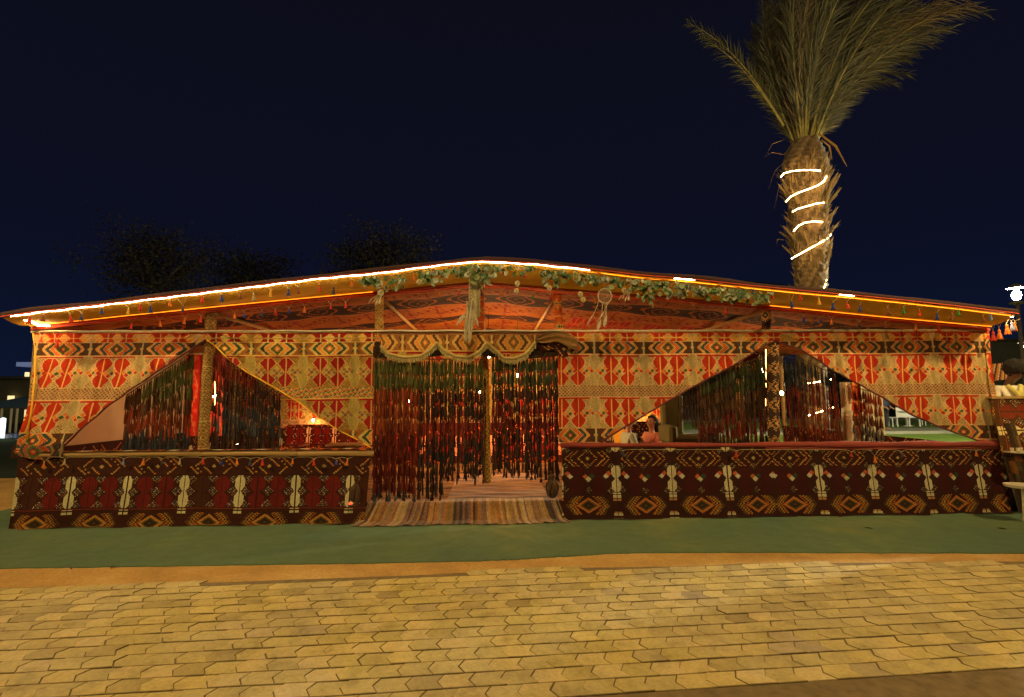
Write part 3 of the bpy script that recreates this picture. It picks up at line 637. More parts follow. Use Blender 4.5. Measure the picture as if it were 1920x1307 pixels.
pf_ = lambda tb: (lambda px: float(np.interp(px, [a for a, b in tb], [b for a, b in tb])))
def bands_abs(lst):                                  # colour bands given by pixel heights
    def f(px, ztop): return [(ztop-G(px, y, .08).z, c) for y, c in lst]
    return f
fringe('olive, rust and slate yarn fringe left of the straw coloured post', 236, 364, 40, .09, pf_([(236, 742), (300, 700), (364, 658)]), lambda p: 846+random.uniform(-3, 2),
       bands_abs([(728, YG), (762, BRW), (802, RST), (900, SLT)]))
fringe('dark red and slate yarn fringe right of the straw coloured post', 403, 527, 38, .09, pf_([(403, 664), (440, 684), (475, 706), (527, 742)]), lambda p: 846+random.uniform(-3, 2),
       bands_abs([(712, DKR), (760, CHR), (802, SLT), (900, CHR)]))
fringe('sparse black yarn fringe by the green armchair', 1268, 1306, 7, .09, pf_([(1268, 742), (1306, 722)]), lambda p: 800+random.uniform(-20, 8), bands_abs([(900, CHR)]), .016)
fringe('dense olive and brown yarn fringe left of the dark chevron post', 1306, 1434, 40, .09, pf_([(1306, 720), (1370, 688), (1434, 668)]), lambda p: 836+random.uniform(-6, 2),
       bands_abs([(722, DGR), (770, BRW), (812, DKR), (900, CHR)]))
fringe('see-through brown yarn fringe right of the dark chevron post', 1466, 1570, 25, .09, pf_([(1466, 668), (1500, 672), (1570, 706)]), lambda p: 836+random.uniform(-6, 2),
       bands_abs([(708, SLT), (760, DKR), (800, RST), (900, DKR)]), .016)
fringe('rust, red and grey tassels behind the right window near the lawn', 1594, 1650, 11, 1.5, lambda p: 724+(p-1594)*.28, lambda p: 833, bands_abs([(768, (.34, .05, .012)), (800, (.15, .05, .025)), (900, GRA)]), .034)
# doorway: three curtains
fringe('olive topped rust yarn fringe on the left of the doorway reaching the rug', 702, 786, 35, -.02, lambda p: 672, lambda p: 905+random.choice((0, 20, 34, 40, 28)),
       bands_abs([(716, YG), (800, RST), (862, DKR), (905, DKR), (990, SLT)]), .022)
fringe('black and brown yarn fringe in the middle of the doorway', 786, 906, 50, -.01, lambda p: 674, lambda p: 900+random.uniform(-20, 8)+(34 if p < 832 else 0),
       bands_abs([(712, YG), (765, CHR), (800, DKR), (822, CHR), (850, (.04, .03, .028)), (990, CHR)]), .020, gaps=((838, 841), (868, 871)))
fringe('green topped black and red yarn fringe on the right of the doorway', 922, 1046, 46, -.01, lambda p: 668, lambda p: 888+(p-922)*.14+random.uniform(-14, 6),
       bands_abs([(706, DGR), (752, CHR), (790, (.16, .022, .012)), (990, CHR)]), .020)

# ================================================================== SCALLOPED VALANCE
sv = empty('scalloped_valance', (XF(860), -.08, zt), 'scalloped kilim valance with cream fringe trim above the doorway', 'valance')
sc_px = [(718, 650), (730, 664), (760, 671), (790, 669), (810, 656), (822, 643), (832, 656), (855, 669), (880, 671), (900, 660), (913, 644), (925, 654), (945, 672), (965, 673), (985, 664), (1003, 643)]
scl = interp(sorted(poly(sc_px)))
x0, x1 = XF(716), XF(1004)
cloth('valance_cloth', x0, x1, 0, .36, lambda U, V_: (U, -.085-.02*np.sin((U-x0)*9)-.03*V_, zt-.05-V_), lambda u, v: np.clip(pat_light(u*1.15, v*.8+.15, dict(PAL_O, bg=(.30, .12, .03), c=(.60, .40, .12), t=(.10, .05, .02), y=(.52, .32, .07), g=(.20, .12, .03))), 0, 1), .009,
      lambda x, z: z > scl(x), parent=sv)
mb = MB(); xs = np.linspace(x0, x1, 90); mb.tube([(x, -.10, float(scl(x))) for x in xs], .021, 6, (.50, .38, .12)); mb.build('braid', M_yarn, sv, True)
mb = MB()
for x in np.linspace(x0, x1, 330):
    z = float(scl(x)); l = random.uniform(.055, .085); mb.tube([(x, -.10+random.uniform(-.01, .01), z), (x+random.uniform(-.006, .006), -.10+random.uniform(-.015, .01), z-l)], [.005, .004], 3, random.choice(((.50, .42, .18), (.38, .32, .12), (.56, .48, .24))))
mb.build('fringe_trim', M_yarn, sv)
# gathered cloth at the right of the valance
cloth('valance_shadow', XF(700), XF(1050), 0, .20, lambda U, V_: (U, -.034-.012*np.sin(U*13+V_*20), zt-.13-V_*(1+.12*np.sin(U*4))), lambda u, v: np.where((((u*3+v*2) % .8) < .04)[..., None], (.12, .06, .02), (.035, .018, .010)), .012, None, M_yarn, tent)  # dark strip painting in the shadow between the valance and the door curtains
bd = empty('gathered_cloth', (XF(1040), -.1, zt), 'tan cloth gathered and tied at the right end of the scalloped valance', 'cloth')
cloth('gathered_folds', 0, .54, 0, .26, lambda U, V_: (XF(1003)+U, -.10-.03*np.sin(U*5)-.02*np.sin(V_*50+U*9), zt-.005-(.10-V_*.0)*(1-np.sin(np.clip(U/.62, 0, 1)*np.pi)**.6)*(1-V_/.26)-V_*(.50+.35*U)-.018*np.sin(U*17)*(V_/.26)-.06*(U/.54)**3), lambda u, v: np.where((((v*9+u*1.3) % 1) < .35)[..., None], (.34, .14, .035), (.38, .24, .07)), .012, None, M_yarn, bd)
cloth('hanging_corner', 0, .50, 0, .20, lambda U, V_: (XF(1006)+U, -.075+.02*np.sin(U*19), zt-.11-.05*np.sin(U*5)-V_*(.45+.9*U+.15*np.sin(U*23))), lambda u, v: pat_dark_a(u, v+.05), .011, None, M_kilim, bd)

# ================================================================== LED ROPES
def rope(label, pts, m, r=.007, parts='light_tube'):
    root = empty('led_rope', pts[0], label, 'rope light'); mb = MB(); mb.tube(pts, r, 6); mb.build(parts, m, root, True); return root
pts = [eav(t)+Vector((0, -.03, -.006+.004*math.sin(t*200))) for t in np.linspace(.012, .56, 110)]
rope('bright warm rope light along the left slope of the roof edge', pts, M_rope, .0040)
rope('short bright rope light along the left end of the roof overhang', [G(20, 592, -.54), G(38, 597, -.45), G(60, 604, -.35), G(72, 610, -.25), G(92, 611, -.12)], M_ropee, .009)
rope('short thick rope light along the right end of the roof overhang', [G(1857, 603, -.08), G(1872, 599, -.2), G(1885, 596, -.35), G(1898, 593, -.50)], M_ropee, .012)
M_rope2 = emis('led_dim_warm', (1, .30, .012), 5)
pts = [Vector((x, YE+.02, float(ez(x))-.016)) for x in np.linspace(G(1083, 512, YE).x, XER-.05, 80)]
rope('dimmer rope light tucked under the right slope of the roof edge', pts, M_rope2, .003)
M_rope3 = emis('led_hem', (1, .28, .012), 3.6)
for a_, b_, lb in ((66, 700, 'thin amber light line along the left red hem under the roof'), (1440, 1850, 'thin amber light line along the right red hem under the roof')):
    rope(lb, [Vector((x, -.120, float(hz(x))-.012)) for x in np.linspace(G(a_, 590, -.06).x, G(b_, 600, -.06).x, 60)], M_rope3, .0032)
for a_, b_, lb in ((1262, 1300, 'small bright stretch of rope light above the leaf garland right of centre'), (1568, 1596, 'small bright stretch of rope light above the right window')):
    rope(lb, [Vector((x, YE-.035, float(ez(x))-.0)) for x in np.linspace(G(a_, 520, YE).x, G(b_, 530, YE).x, 6)], M_rope, .006)
# vertical warm light strips behind the window posts
rope('vertical warm light strip beside the dark chevron post', [G(1436, y, .30) for y in (655, 690, 730, 770)], emis('led_strip', (1, .45, .12), 10), .006)
rope('vertical warm light strip beside the straw coloured post', [G(403, y, .40) for y in (700, 730, 760)], emis('led_strip', (1, .45, .12), 10), .007)

# ================================================================== TASSEL GARLANDS
TC = {'r': (.60, .045, .02), 'o': (.70, .19, .02), 'b': (.02, .05, .26), 'n': (.05, .05, .10), 'y': (.66, .36, .03), 'g': (.05, .22, .04), 'k': (.22, .07, .03), 'c': (.45, .34, .16), 'l': (.20, .26, .40)}
def tassel_mesh(c, s=1.0):
    mb = MB(); mb.tube([(0, 0, 0), (0, 0, -.012*s)], .003, 5, (.5, .4, .2)); mb.tube([(0, 0, -.008*s), (0, 0, -.016*s), (0, 0, -.026*s), (0, 0, -.032*s)], [.004*s, .011*s, .010*s, .006*s], 7, c)
    mb.tube([(0, 0, -.032*s), (0, 0, -.05*s), (0, 0, -.085*s)], [.007*s, .014*s, .020*s], 8, c)
    for i in range(8):
        a_ = i*.785; mb.tube([(.008*s*math.cos(a_), .008*s*math.sin(a_), -.04*s), (.021*s*math.cos(a_), .021*s*math.sin(a_), -.092*s)], .0035*s, 3, tuple(x*.8 for x in c))
    return mb.mesh('tassel')
TM = {k_: tassel_mesh(c, 1.0) for k_, c in TC.items()}; TM_S = {k_: tassel_mesh(c, .85) for k_, c in TC.items()}
def garland(label, items, anchor_fn, Y, drop, TMs, anchors_between=True):
    """items: (px, colour key, drop px or None)"""
    p0 = G(items[0][0], anchor_fn(items[0][0]), Y); root = empty('tassel_garland', p0, label, 'tassel garland', 'tassel garlands on the tent')
    sp = []
    for i, it in enumerate(items):
        px, ck = it[0], it[1]; dr = it[2] if len(it) > 2 else drop; 
        if i == 0: sp.append(G(px-9, anchor_fn(px-9), Y))
        k_ = G(px, anchor_fn(px)+dr, Y-.004); sp.append(k_)
        nx = items[i+1][0] if i+1 < len(items) else px+20; am = (px+nx)/2
        if nx-px > 26: sp.append(G(px+9, anchor_fn(px+9), Y)); sp.append(G(nx-9, anchor_fn(nx-9), Y))
        else: sp.append(G(am, anchor_fn(am), Y))
        o = link('tassel', TMs[ck], M_yarn, root, False); o.location = k_-root.location; o.rotation_euler = (random.uniform(-.1, .1), random.uniform(-.14, .14), random.uniform(0, 3)); s = random.uniform(.85, 1.12); o.scale = (s, s, s)
    mb = MB(); mb.tube(sp, .0024, 4, (.60, .45, .20)); mb.build('string', M_yarn, root); return root
ea = interp([(x, y) for x, y in eave_px]); ha = interp([(x, y) for x, y in hem_px])
garland('zigzag string of coloured tassels along the left slope of the roof edge', [(57, 'r', 3), (82, 'k', 4), (132, 'r'), (153, 'n'), (191, 'b', 3), (241, 'y', 10), (264, 'r', 5), (282, 'b'), (318, 'o', 4), (343, 'n', 18), (380, 'r', 3), (416, 'b', 5), (450, 'k', 5), (475, 'c'), (507, 'y'), (541, 'b'), (559, 'k'), (600, 'r'), (626, 'n', 16), (660, 'o', 6),
        (700, 'b', 6), (735, 'g', 8)], lambda p: float(ea(p)), YE-.03, 10, TM)
garland('zigzag string of coloured tassels across the peak of the roof edge', [(775, 'o', 8), (815, 'b', 6), (842, 'r', 3), (857, 'n', 12), (876, 'n', 14), (906, 'b', 14), (944, 'r', 8), (970, 'y', 9), (983, 'r', 10), (1031, 'o', 16), (1057, 'b', 8), (1091, 'r', 10), (1117, 'g', 14), (1145, 'o', 12), (1178, 'r', 6), (1207, 'r', 12), (1257, 'r', 14), (1280, 'b', 16), (1309, 'b', 16), (1339, 'r', 8),
        (1370, 'b', 8), (1390, 'o', 12), (1411, 'b', 4)], lambda p: float(ea(p)), YE-.03, 10, TM)
garland('zigzag string of coloured tassels along the right slope of the roof edge', [(1449, 'r', 4), (1483, 'b', 18), (1500, 'r', 3), (1535, 'y', 8), (1562, 'b', 14), (1588, 'r', 10), (1612, 'b', 14), (1664, 'k', 14), (1694, 'g', 10), (1724, 'r', 12), (1757, 'b', 14), (1785, 'k', 12), (1797, 'g', 2), (1843, 'k', 10), (1857, 'l', 3)], lambda p: float(ea(p)), YE-.03, 10, TM)
garland('faint string of small tassels under the red hem at the left', [(247, 'r'), (300, 'o'), (347, 'o'), (377, 'r'), (440, 'o'), (458, 'b'), (491, 'n'), (516, 'r'), (542, 'b'), (571, 'o'), (620, 'r'), (648, 'r')], lambda p: float(ha(p))+4, -.10, 11, TM_S)
garland('faint string of small tassels under the red hem at the peak', [(822, 'o', 6), (860, 'r', 8), (902, 'n', 8), (941, 'o', 8), (1000, 'g', 8), (1031, 'r', 8), (1068, 'k', 8), (1115, 'o', 10), (1172, 'k', 8), (1223, 'c', 8), (1300, 'k', 8), (1360, 'r', 8)], lambda p: float(ha(p))+3, -.10, 10, TM_S)
garland('faint string of small tassels under the red hem at the right', [(1507, 'b'), (1538, 'b'), (1559, 'o'), (1611, 'n'), (1660, 'k', 6), (1717, 'o', 6), (1760, 'r', 3)], lambda p: float(ha(p))+3, -.10, 10, TM_S)
garland('string of dull tassels hanging below the left wooden rail', [(83, 'o', 8), (122, 'c', 3), (232, 'l', 3), (270, 'o', 2), (305, 'n', 3), (338, 'c', 3), (380, 'r', 2), (415, 'b', 3), (444, 'o', 3), (470, 'n', 3), (492, 'r', 3), (549, 'o', 3), (588, 'r', 3), (630, 'b', 3), (652, 'o', 3)], lambda p: 857, -.16, 3, TM_S)
garland('string of a few tassels hanging below the red right rail', [(1168, 'n', 2), (1380, 'r', 2), (1596, 'r', 4), (1640, 'o', 12), (1690, 'n', 4), (1830, 'o', 2)], lambda p: 843, -.15, 4, TM_S)
g = garland('three orange tassels dangling at the right end of the roof overhang', [(1862, 'r', 22), (1873, 'o', 18), (1887, 'o', 8), (1896, 'l', 4), (1903, 'o', 4)], lambda p: 598, -.30, 10, tm_big := {k_: tassel_mesh(c, 1.5) for k_, c in TC.items()})
garland('two crimson tassels tied at the top left corner of the wall cloth', [(79, 'r', 8), (107, 'r', 14)], lambda p: 622, -.09, 8, TM)

# ================================================================== LEAF GARLAND
lg = empty('leaf_garland', G(1050, 505, YE-.06), 'garland of pale green leaves and small flowers along the peak of the roof edge', 'garland')
def leaf_geo(w=.022, l=.07):
    vs = [(0, 0, 0), (w*.75, .004, -l*.3), (w, .0, -l*.55), (w*.6, -.004, -l*.85), (0, -.008, -l), (-w*.6, -.004, -l*.85), (-w, 0, -l*.55), (-w*.75, .004, -l*.3), (0, .008, -l*.5)]
    return vs, [(0, 1, 8), (1, 2, 8), (2, 3, 8), (3, 4, 8), (4, 5, 8), (5, 6, 8), (6, 7, 8), (7, 0, 8)]
lm = []
for c in ((.20, .27, .13), (.33, .39, .24), (.10, .17, .06), (.46, .50, .36), (.15, .25, .09), (.28, .32, .12)):
    for (w, l) in ((.022, .062), (.017, .07), (.026, .056)): vs, fs = leaf_geo(w, l); me_ = mesh_np('leaf', vs, fs, [c]*len(fs), True); me_.materials.append(M_leafcol); lm.append((me_, vs, fs, c))
clusters = [(668, 700, 30, 4, 14, 8), (700, 760, 50, 6, 36, 8), (784, 842, 48, 6, 30, 8), (842, 880, 26, 6, 20, 8), (878, 940, 85, 4, 40, 8), (940, 1005, 22, 4, 20, 8), (1008, 1062, 52, 6, 34, 8), (1072, 1112, 32, 8, 26, 8),
            (1112, 1175, 38, 6, 30, 8), (1178, 1245, 62, 6, 38, 8), (1240, 1292, 62, 6, 34, 8), (1296, 1348, 50, 8, 30, 8), (1348, 1400, 50, 6, 26, 8), (1396, 1448, 40, 6, 28, 8)]
leaves = []
for x0_, x1_, n_, d0, d1, _ in clusters:
    for i in range(n_):
        px = random.uniform(x0_, x1_); dd = d0+(d1-d0)*random.random()**1.4*(1-.6*abs((px-(x0_+x1_)/2)/((x1_-x0_)/2))**2); p = G(px, float(ea(px))+dd, YE-.05-random.random()*.08)
        leaves.append((p, Euler((random.uniform(-.9, .5), random.uniform(-1.3, 1.3), random.uniform(-1.2, 1.2)))))
rest = MB()
for i, (p, e_) in enumerate(leaves):
    me_, vs, fs, c = random.choice(lm); s = random.uniform(.9, 1.6)
    if i % 2 == 0 and i < 600:
        o = bpy.data.objects.new('leaf', me_); col.objects.link(o); o.parent = lg; o.location = p-lg.location; o.rotation_euler = e_; o.scale = (s, s, s)
    else:
        M = Matrix.Translation(p) @ e_.to_matrix().to_4x4() @ Matrix.Scale(s, 4); rest.add([M @ Vector(q_) for q_ in vs], fs, c)
tag(rest.build('small_leaves', M_leafcol, lg), None, None, None, 'stuff')
mb = MB(); mb.tube([Vector((x, YE-.06+.02*math.sin(x*13), float(ez(x))-.05+.02*math.sin(x*7))) for x in np.linspace(G(665, 520, YE).x, G(1448, 540, YE).x, 90)], .004, 5, (.10, .08, .03)); mb.build('vine', M_yarn, lg)
for px, py in ((714, 551), (786, 529), (970, 532), (968, 546), (1030, 541), (1088, 552), (1170, 545), (1093, 562)):
    p = G(px, py, YE-.12); mb = MB()
    for i in range(9):
        a_ = i*.7; mb.ball(p+Vector((.018*math.cos(a_), -.008*(i % 3), .018*math.sin(a_)*(1+.3*(i % 2)))), .015, random.choice(((.5, .42, .22), (.42, .40, .30), (.55, .40, .12))), 4, (1, .5, 1), .1)
    mb.build('flower', M_leafcol, lg)

# ================================================================== DREAMCATCHERS, MACRAME
def dreamcatcher(px, py, rp, label, tail=52):
    Y = YE-.10; c = G(px, py, Y); r_ = rp/159; root = empty('dreamcatcher', c, label, 'dreamcatcher')
    mb = MB(); mb.tube([c+Vector((r_*math.cos(a_), 0, r_*math.sin(a_)*1.08)) for a_ in np.linspace(0, 2*math.pi, 29)], .007, 6, (.50, .44, .28)); mb.build('hoop', M_yarn, root, True)
    mb = MB(); kN = 12
    for ring, (ra, rb, sh) in enumerate(((1, .78, .5), (.78, .56, .5), (.56, .36, .5), (.36, .18, .5))):
        for i in range(kN):
            a0 = 2*math.pi*(i+ring*.5)/kN; a1 = a0+math.pi/kN; a2 = a0+2*math.pi/kN
            for p1, p2 in (((ra, a0), (rb, a1)), ((rb, a1), (ra, a2))):
                mb.tube([c+Vector((r_*q_[0]*math.cos(q_[1]), 0, r_*q_[0]*math.sin(q_[1])*1.08)) for q_ in (p1, p2)], .0016, 3, (.42, .38, .28))
    mb.build('web', M_yarn, root)
    mb = MB(); mb.tube([c+Vector((0, 0, r_)), G(px, float(ea(px)), YE-.04)], .002, 4, (.5, .42, .26)); mb.build('hanging_cord', M_yarn, root)
    for i, (dx, ln, dr) in enumerate(((-.85, .9, -.55), (-.35, 1.0, -.2), (.0, .8, .0), (.3, .75, -.1), (.8, .65, -.55))):
        st_ = c+Vector((dx*r_, 0, -r_*math.sqrt(max(0, 1-dx*dx)))); L_ = ln*tail/159*.62; en = st_+Vector((dr*.14, -.01, -L_)); md = st_.lerp(en, .5)+Vector((-.01*dx, 0, 0))
        mb = MB(); mb.tube([st_, md, en], .0035, 4, (.50, .42, .24)); fs_ = min(1, rp/12); f_ = en+Vector((dr*.12-.02, -.01, -.13))*fs_
        mb.tube([en, en.lerp(f_, .3), en.lerp(f_, .7), f_], [.004, .018*fs_, .020*fs_, .004], 6, (.55, .48, .32), flat=.35)
        for q_ in range(10):
            s_ = en.lerp(f_, q_/10); mb.tube([s_, s_+Vector((random.uniform(-.03, .03), random.uniform(-.01, .01), -.025))*fs_], .002, 3, (.58, .52, .38))
        mb.build('feather', M_yarn, root)
    return root
dreamcatcher(1134, 555, 13, 'round cream dreamcatcher with feathers hanging right of the peak')
dreamcatcher(714, 549, 5, 'tiny dreamcatcher hanging by the gold lattice post', 16)
dreamcatcher(1179, 546, 4, 'tiny beaded charm hanging among leaves right of the large dreamcatcher', 14)
mc = empty('macrame_hanging', G(882, 520, -.5), 'long cream macrame hanging with feathered tail above the doorway', 'macrame')
Ym = -.5; a_ = G(879, 522, Ym); b_ = G(901, 522, Ym)
cloth('knotted_panel', 0, b_.x-a_.x, 0, .46, lambda U, V_: (a_.x+U*(1-.35*np.clip(V_-.2, 0, 1)), Ym+.012*np.sin(U*70), a_.z-V_-.03*np.sin(U*20)), lambda u, v: np.where((((np.floor(u/.012)+np.floor(v/.014)) % 3) == 0)[..., None], (.30, .24, .10), (.50, .43, .22)), .010, None, M_yarn, mc)
mb = MB(); p0 = G(883, 575, Ym)
for i in range(26):
    x_ = random.uniform(-.05, .05); q1 = p0+Vector((x_, random.uniform(-.02, .02), random.uniform(-.05, .08))); q2 = G(876+random.uniform(-7, 7), 636+random.uniform(-14, 6), Ym); mb.tube([q1, q1.lerp(q2, .5)+Vector((random.uniform(-.02, .02), 0, 0)), q2], [.008, .013, .006], 5, random.choice(((.44, .38, .22), (.36, .30, .17), (.50, .43, .28))))
for (u0_, v0_, u1_, v1_) in ((872, 588, 856, 610), (874, 592, 862, 606), (890, 596, 897, 612)):
    mb.tube([G(u0_, v0_, Ym), G((u0_+u1_)/2, (v0_+v1_)/2-3, Ym), G(u1_, v1_, Ym)], [.006, .016, .006], 6, (.52, .45, .32))
mb.build('feathered_tail', M_yarn, mc)
mb = MB(); mb.tube([G(880, 521, Ym), G(880, 600, Ym-.02)], .003, 4, (.5, .42, .26)); mb.tube([G(876, 521, Ym), G(904, 521, Ym)], .008, 6, (.4, .28, .12)); mb.build('hanging_rod', M_yarn, mc)

# ================================================================== BULBS (lit in the photograph)
def bulb(px, py, Y, label, w=BULB_W, r=.03, c=(1, .50, .18)):
    p = G(px, py, Y); root = empty('light_bulb', p, label, 'light bulb'); mb = MB(); mb.ball((0, 0, 0), r, n=6, sc_=(1, 1, 1.2)); mb.build('glass', M_bulb, root, True, False)
    mb = MB(); mb.lathe([(.014, r*1.0), (.015, r*1.0+.04), (.004, r+.05)], n=8); zc = float(hz(p.x))-p.z if p.z > 1.2 else .2
    mb.tube([(0, 0, r+.05), (0, 0, max(zc, .15))], .004, 5); mb.build('socket', M_dark, root, False, False)
    l = bpy.data.lights.new('bulb_light', 'POINT'); l.energy = w; l.color = c; l.shadow_soft_size = r*1.3; lo_ = bpy.data.objects.new('bulb_light', l); col.objects.link(lo_); lo_.parent = root; lo_.location = (0, -.0, -.07)
    return root
bulb(916, 668, 1.9, 'bare bulb glowing behind the doorway fringe under the scalloped valance')
bulb(971, 704, 3.0, 'bare bulb glowing behind the right half of the doorway fringe')
bulb(402, 742, 1.0, 'warm bulb glowing right behind the straw coloured post', 40, .025, (1, .36, .12))
bulb(445, 826, 2.6, 'bright white lamp low behind the left window fringe', 14, .055, (1, .9, .75))
bulb(587, 788, 4.45, 'small wall lamp glowing on the rear wall in the left window', 22, .028)
bulb(1206, 773, 4.45, 'small wall lamp glowing on the rear wall above the seated people', 22, .028)
bulb(1430, 694, 1.8, 'bulb glowing just left of the dark chevron post', 40, .028)
bulb(1466, 737, 2.2, 'bulb glowing just right of the dark chevron post', 30, .03)
bulb(766, 752, 3.2, 'bulb glowing behind the left part of the doorway fringe', 60, .022)
rl_ = empty('red_lamp', G(657, 945, -.30), 'small red lamp glowing low beside the left end of the rag rug', 'lamp'); mb = MB(); mb.ball((0, 0, 0), .020, n=6); mb.build('glow', M_redlight, rl_, True, False)
mb = MB(); mb.lathe([(.026, -.03), (.03, -.012), (.018, .0)], n=10); mb.build('base', M_dark, rl_, False, False)

# ================================================================== INTERIOR FURNITURE
def bench(x0_, x1_, Y, z0, label, pat):
    root = empty('floor_bench', ((x0_+x1_)/2, Y, z0), label, 'bench')
    cloth('cushion', x0_, x1_, 0, .95, lambda U, V_: (U, Y-np.clip(V_-.0, 0, .45)+.0, z0+np.where(V_ < .45, .38+.015*np.sin(U*9), .38-(V_-.45)*.76)), pat, .02, parent=root)
    cloth('backrest', x0_, x1_, 0, .42, lambda U, V_: (U, Y+.02-.10*V_+.02*np.sin(U*8), z0+.78-V_), pat, .02, parent=root)
dk = lambda u, v: pat_dark_a(u*1.3, v*1.2+.2)*np.array((2.2, 1.3, 1.2))
bench(G(530, 800, 4.0).x, G(700, 800, 4.0).x, 4.2, .2, 'dark red kilim bench against the rear wall seen in the left window', dk)
bench(G(1110, 800, 4.0).x, G(1262, 800, 4.0).x, 4.3, .2, 'dark kilim bench behind the seated people', lambda u, v: pat_dark_b(u*1.3, v))
bench(G(730, 820, 4.0).x, G(1050, 820, 4.0).x, 4.3, .2, 'long red kilim bench behind the doorway fringe', lambda u, v: pat_dark_a(u, v)*np.array((2.6, 1.0, .9)))
tb = empty('round_table', (G(648, 840, .9).x, .9, .2), 'round table with tan top close behind the left rail', 'table')
mb = MB(); mb.lathe([(.02, .62), (.24, .62), (.26, .64), (.26, .66), (.02, .665)], n=24); mb.build('tabletop', M_wood, tb, False, False)
mb = MB(); mb.lathe([(.16, 0), (.03, .03), (.025, .6)], n=12); mb.build('pedestal', M_wood, tb, True, False)
lt = empty('low_table', (G(1225, 850, 2.6).x, 2.6, .2), 'long low wooden table in front of the seated people', 'table')
mb = MB(); mb.box((0, 0, .34), (1.5, .6, .04)); mb.build('tabletop', M_red, lt, False, False)
for sx in (-.68, .68):
    for sy in (-.24, .24): mb = MB(); mb.box((sx, sy, .16), (.05, .05, .32)); mb.build('leg', M_wood, lt, False, False)
for px, c, lb in ((1265, (.5, .42, .25), 'cream cup on the low table'), (1268, (.4, .08, .03), 'red bottle on the low table')):
    p = G(px, 825, 2.5); t_ = empty('cup' if 'cup' in lb else 'bottle', (p.x, 2.5, .56), lb, 'cup' if 'cup' in lb else 'bottle'); mb = MB(); mb.lathe([(.02, 0), (.03, .02), (.032, .14), (.012, .18), (.012, .24)], n=10, color=c); mb.build('vessel', M_yarn, t_, True, False)
rc = empty('red_hanging', G(388, 665, 1.5), 'crimson cloth hanging lit up behind the straw coloured post', 'curtain')
cloth('hanging_cloth', 0, G(425, 700, 1.5).x-G(350, 700, 1.5).x, 0, 1.25, lambda U, V_: (G(350, 665, 1.5).x+U, 1.5+.03*np.sin(U*40), G(388, 665, 1.5).z-V_), lambda u, v: np.where((((u*7+np.sin(v*9)*.15) % 1) < .10)[..., None], (.50, .18, .08), np.where((np.sin(v*31)*np.sin(u*47) > .6)[..., None], (.55, .10, .05), (.42, .025, .015))), .012, None, M_yarn, rc)
bulb(900, 735, 2.6, 'dim bulb glowing by the pale post inside the doorway', 70, .02)
bulb(1010, 760, 3.6, 'low bulb glowing behind the right edge of the doorway fringe', 60, .02)
# green armchair
gm = two_tone('olive_upholstery', (.085, .095, .03), (.12, .13, .04), 5, .9, .4)
ac = empty('armchair', (G(1297, 830, 2.0).x, 2.0, .2), 'tall olive green armchair behind the sparse black fringe', 'armchair')
def rbox(mb, c, d, bev=.04):
    x, y, z = d; n = 6; vs = []; fs = []
    mb.ball(c, 1, n=8, sc_=(x/2, y/2, z/2)) if False else None
    pr = [(x/2-bev, -z/2), (x/2, -z/2+bev), (x/2, z/2-bev), (x/2-bev, z/2)]
    for (hx, zz) in pr:
        k_ = hx/(x/2); hy = y/2-(x/2-hx)
        vs += [(c[0]-hx, c[1]-hy+bev, c[2]+zz), (c[0]-hx+bev, c[1]-hy, c[2]+zz), (c[0]+hx-bev, c[1]-hy, c[2]+zz), (c[0]+hx, c[1]-hy+bev, c[2]+zz), (c[0]+hx, c[1]+hy-bev, c[2]+zz), (c[0]+hx-bev, c[1]+hy, c[2]+zz), (c[0]-hx+bev, c[1]+hy, c[2]+zz), (c[0]-hx, c[1]+hy-bev, c[2]+zz)]
    for r_ in range(3):
        for j in range(8): fs.append((r_*8+j, r_*8+(j+1) % 8, (r_+1)*8+(j+1) % 8, (r_+1)*8+j))
    fs.append(tuple(range(8))[::-1]); fs.append(tuple(24+j for j in range(8))); mb.add(vs, fs)
mb = MB(); rbox(mb, (-.05, 0, .55), (.72, .62, .22)); mb.build('seat', gm, ac, False, False)
mb = MB(); rbox(mb, (-.22, .30, .92), (.36, .20, .86)); mb.build('backrest', gm, ac, False, False)
for sx in (-.40, .30): mb = MB(); rbox(mb, (sx, 0, .68), (.14, .62, .30)); mb.build('armrest', gm, ac, False, False)
for sx in (-.35, .25):
    for sy in (-.24, .24): mb = MB(); mb.tube([(sx, sy, 0), (sx, sy, .45)], .025, 8); mb.build('leg', M_wood, ac, False, False)
# cream curtain behind the right window
cu = empty('curtain', G(1610, 720, 1.9), 'cream curtain hanging behind the rust tassels at the right window', 'curtain')
c0 = G(1574, 722, 1.9); c1 = G(1652, 722, 1.9)
cloth('curtain_cloth', 0, c1.x-c0.x, 0, 1.15, lambda U, V_: (c0.x+U, 1.9+.04*np.sin(U*34), c0.z+.05-V_), (.50, .42, .24), .02, None, M_cream, cu)
rp_ = cloth('tied_top', 0, .16, 0, .34, lambda U, V_: (c0.x+.03+U*(.3+.7*np.sin(np.clip(V_/.34, 0, 1)*np.pi)), 1.75+.03*np.sin(U*50), c0.z+.02-V_), (.55, .48, .30), .02, None, M_cream, cu)
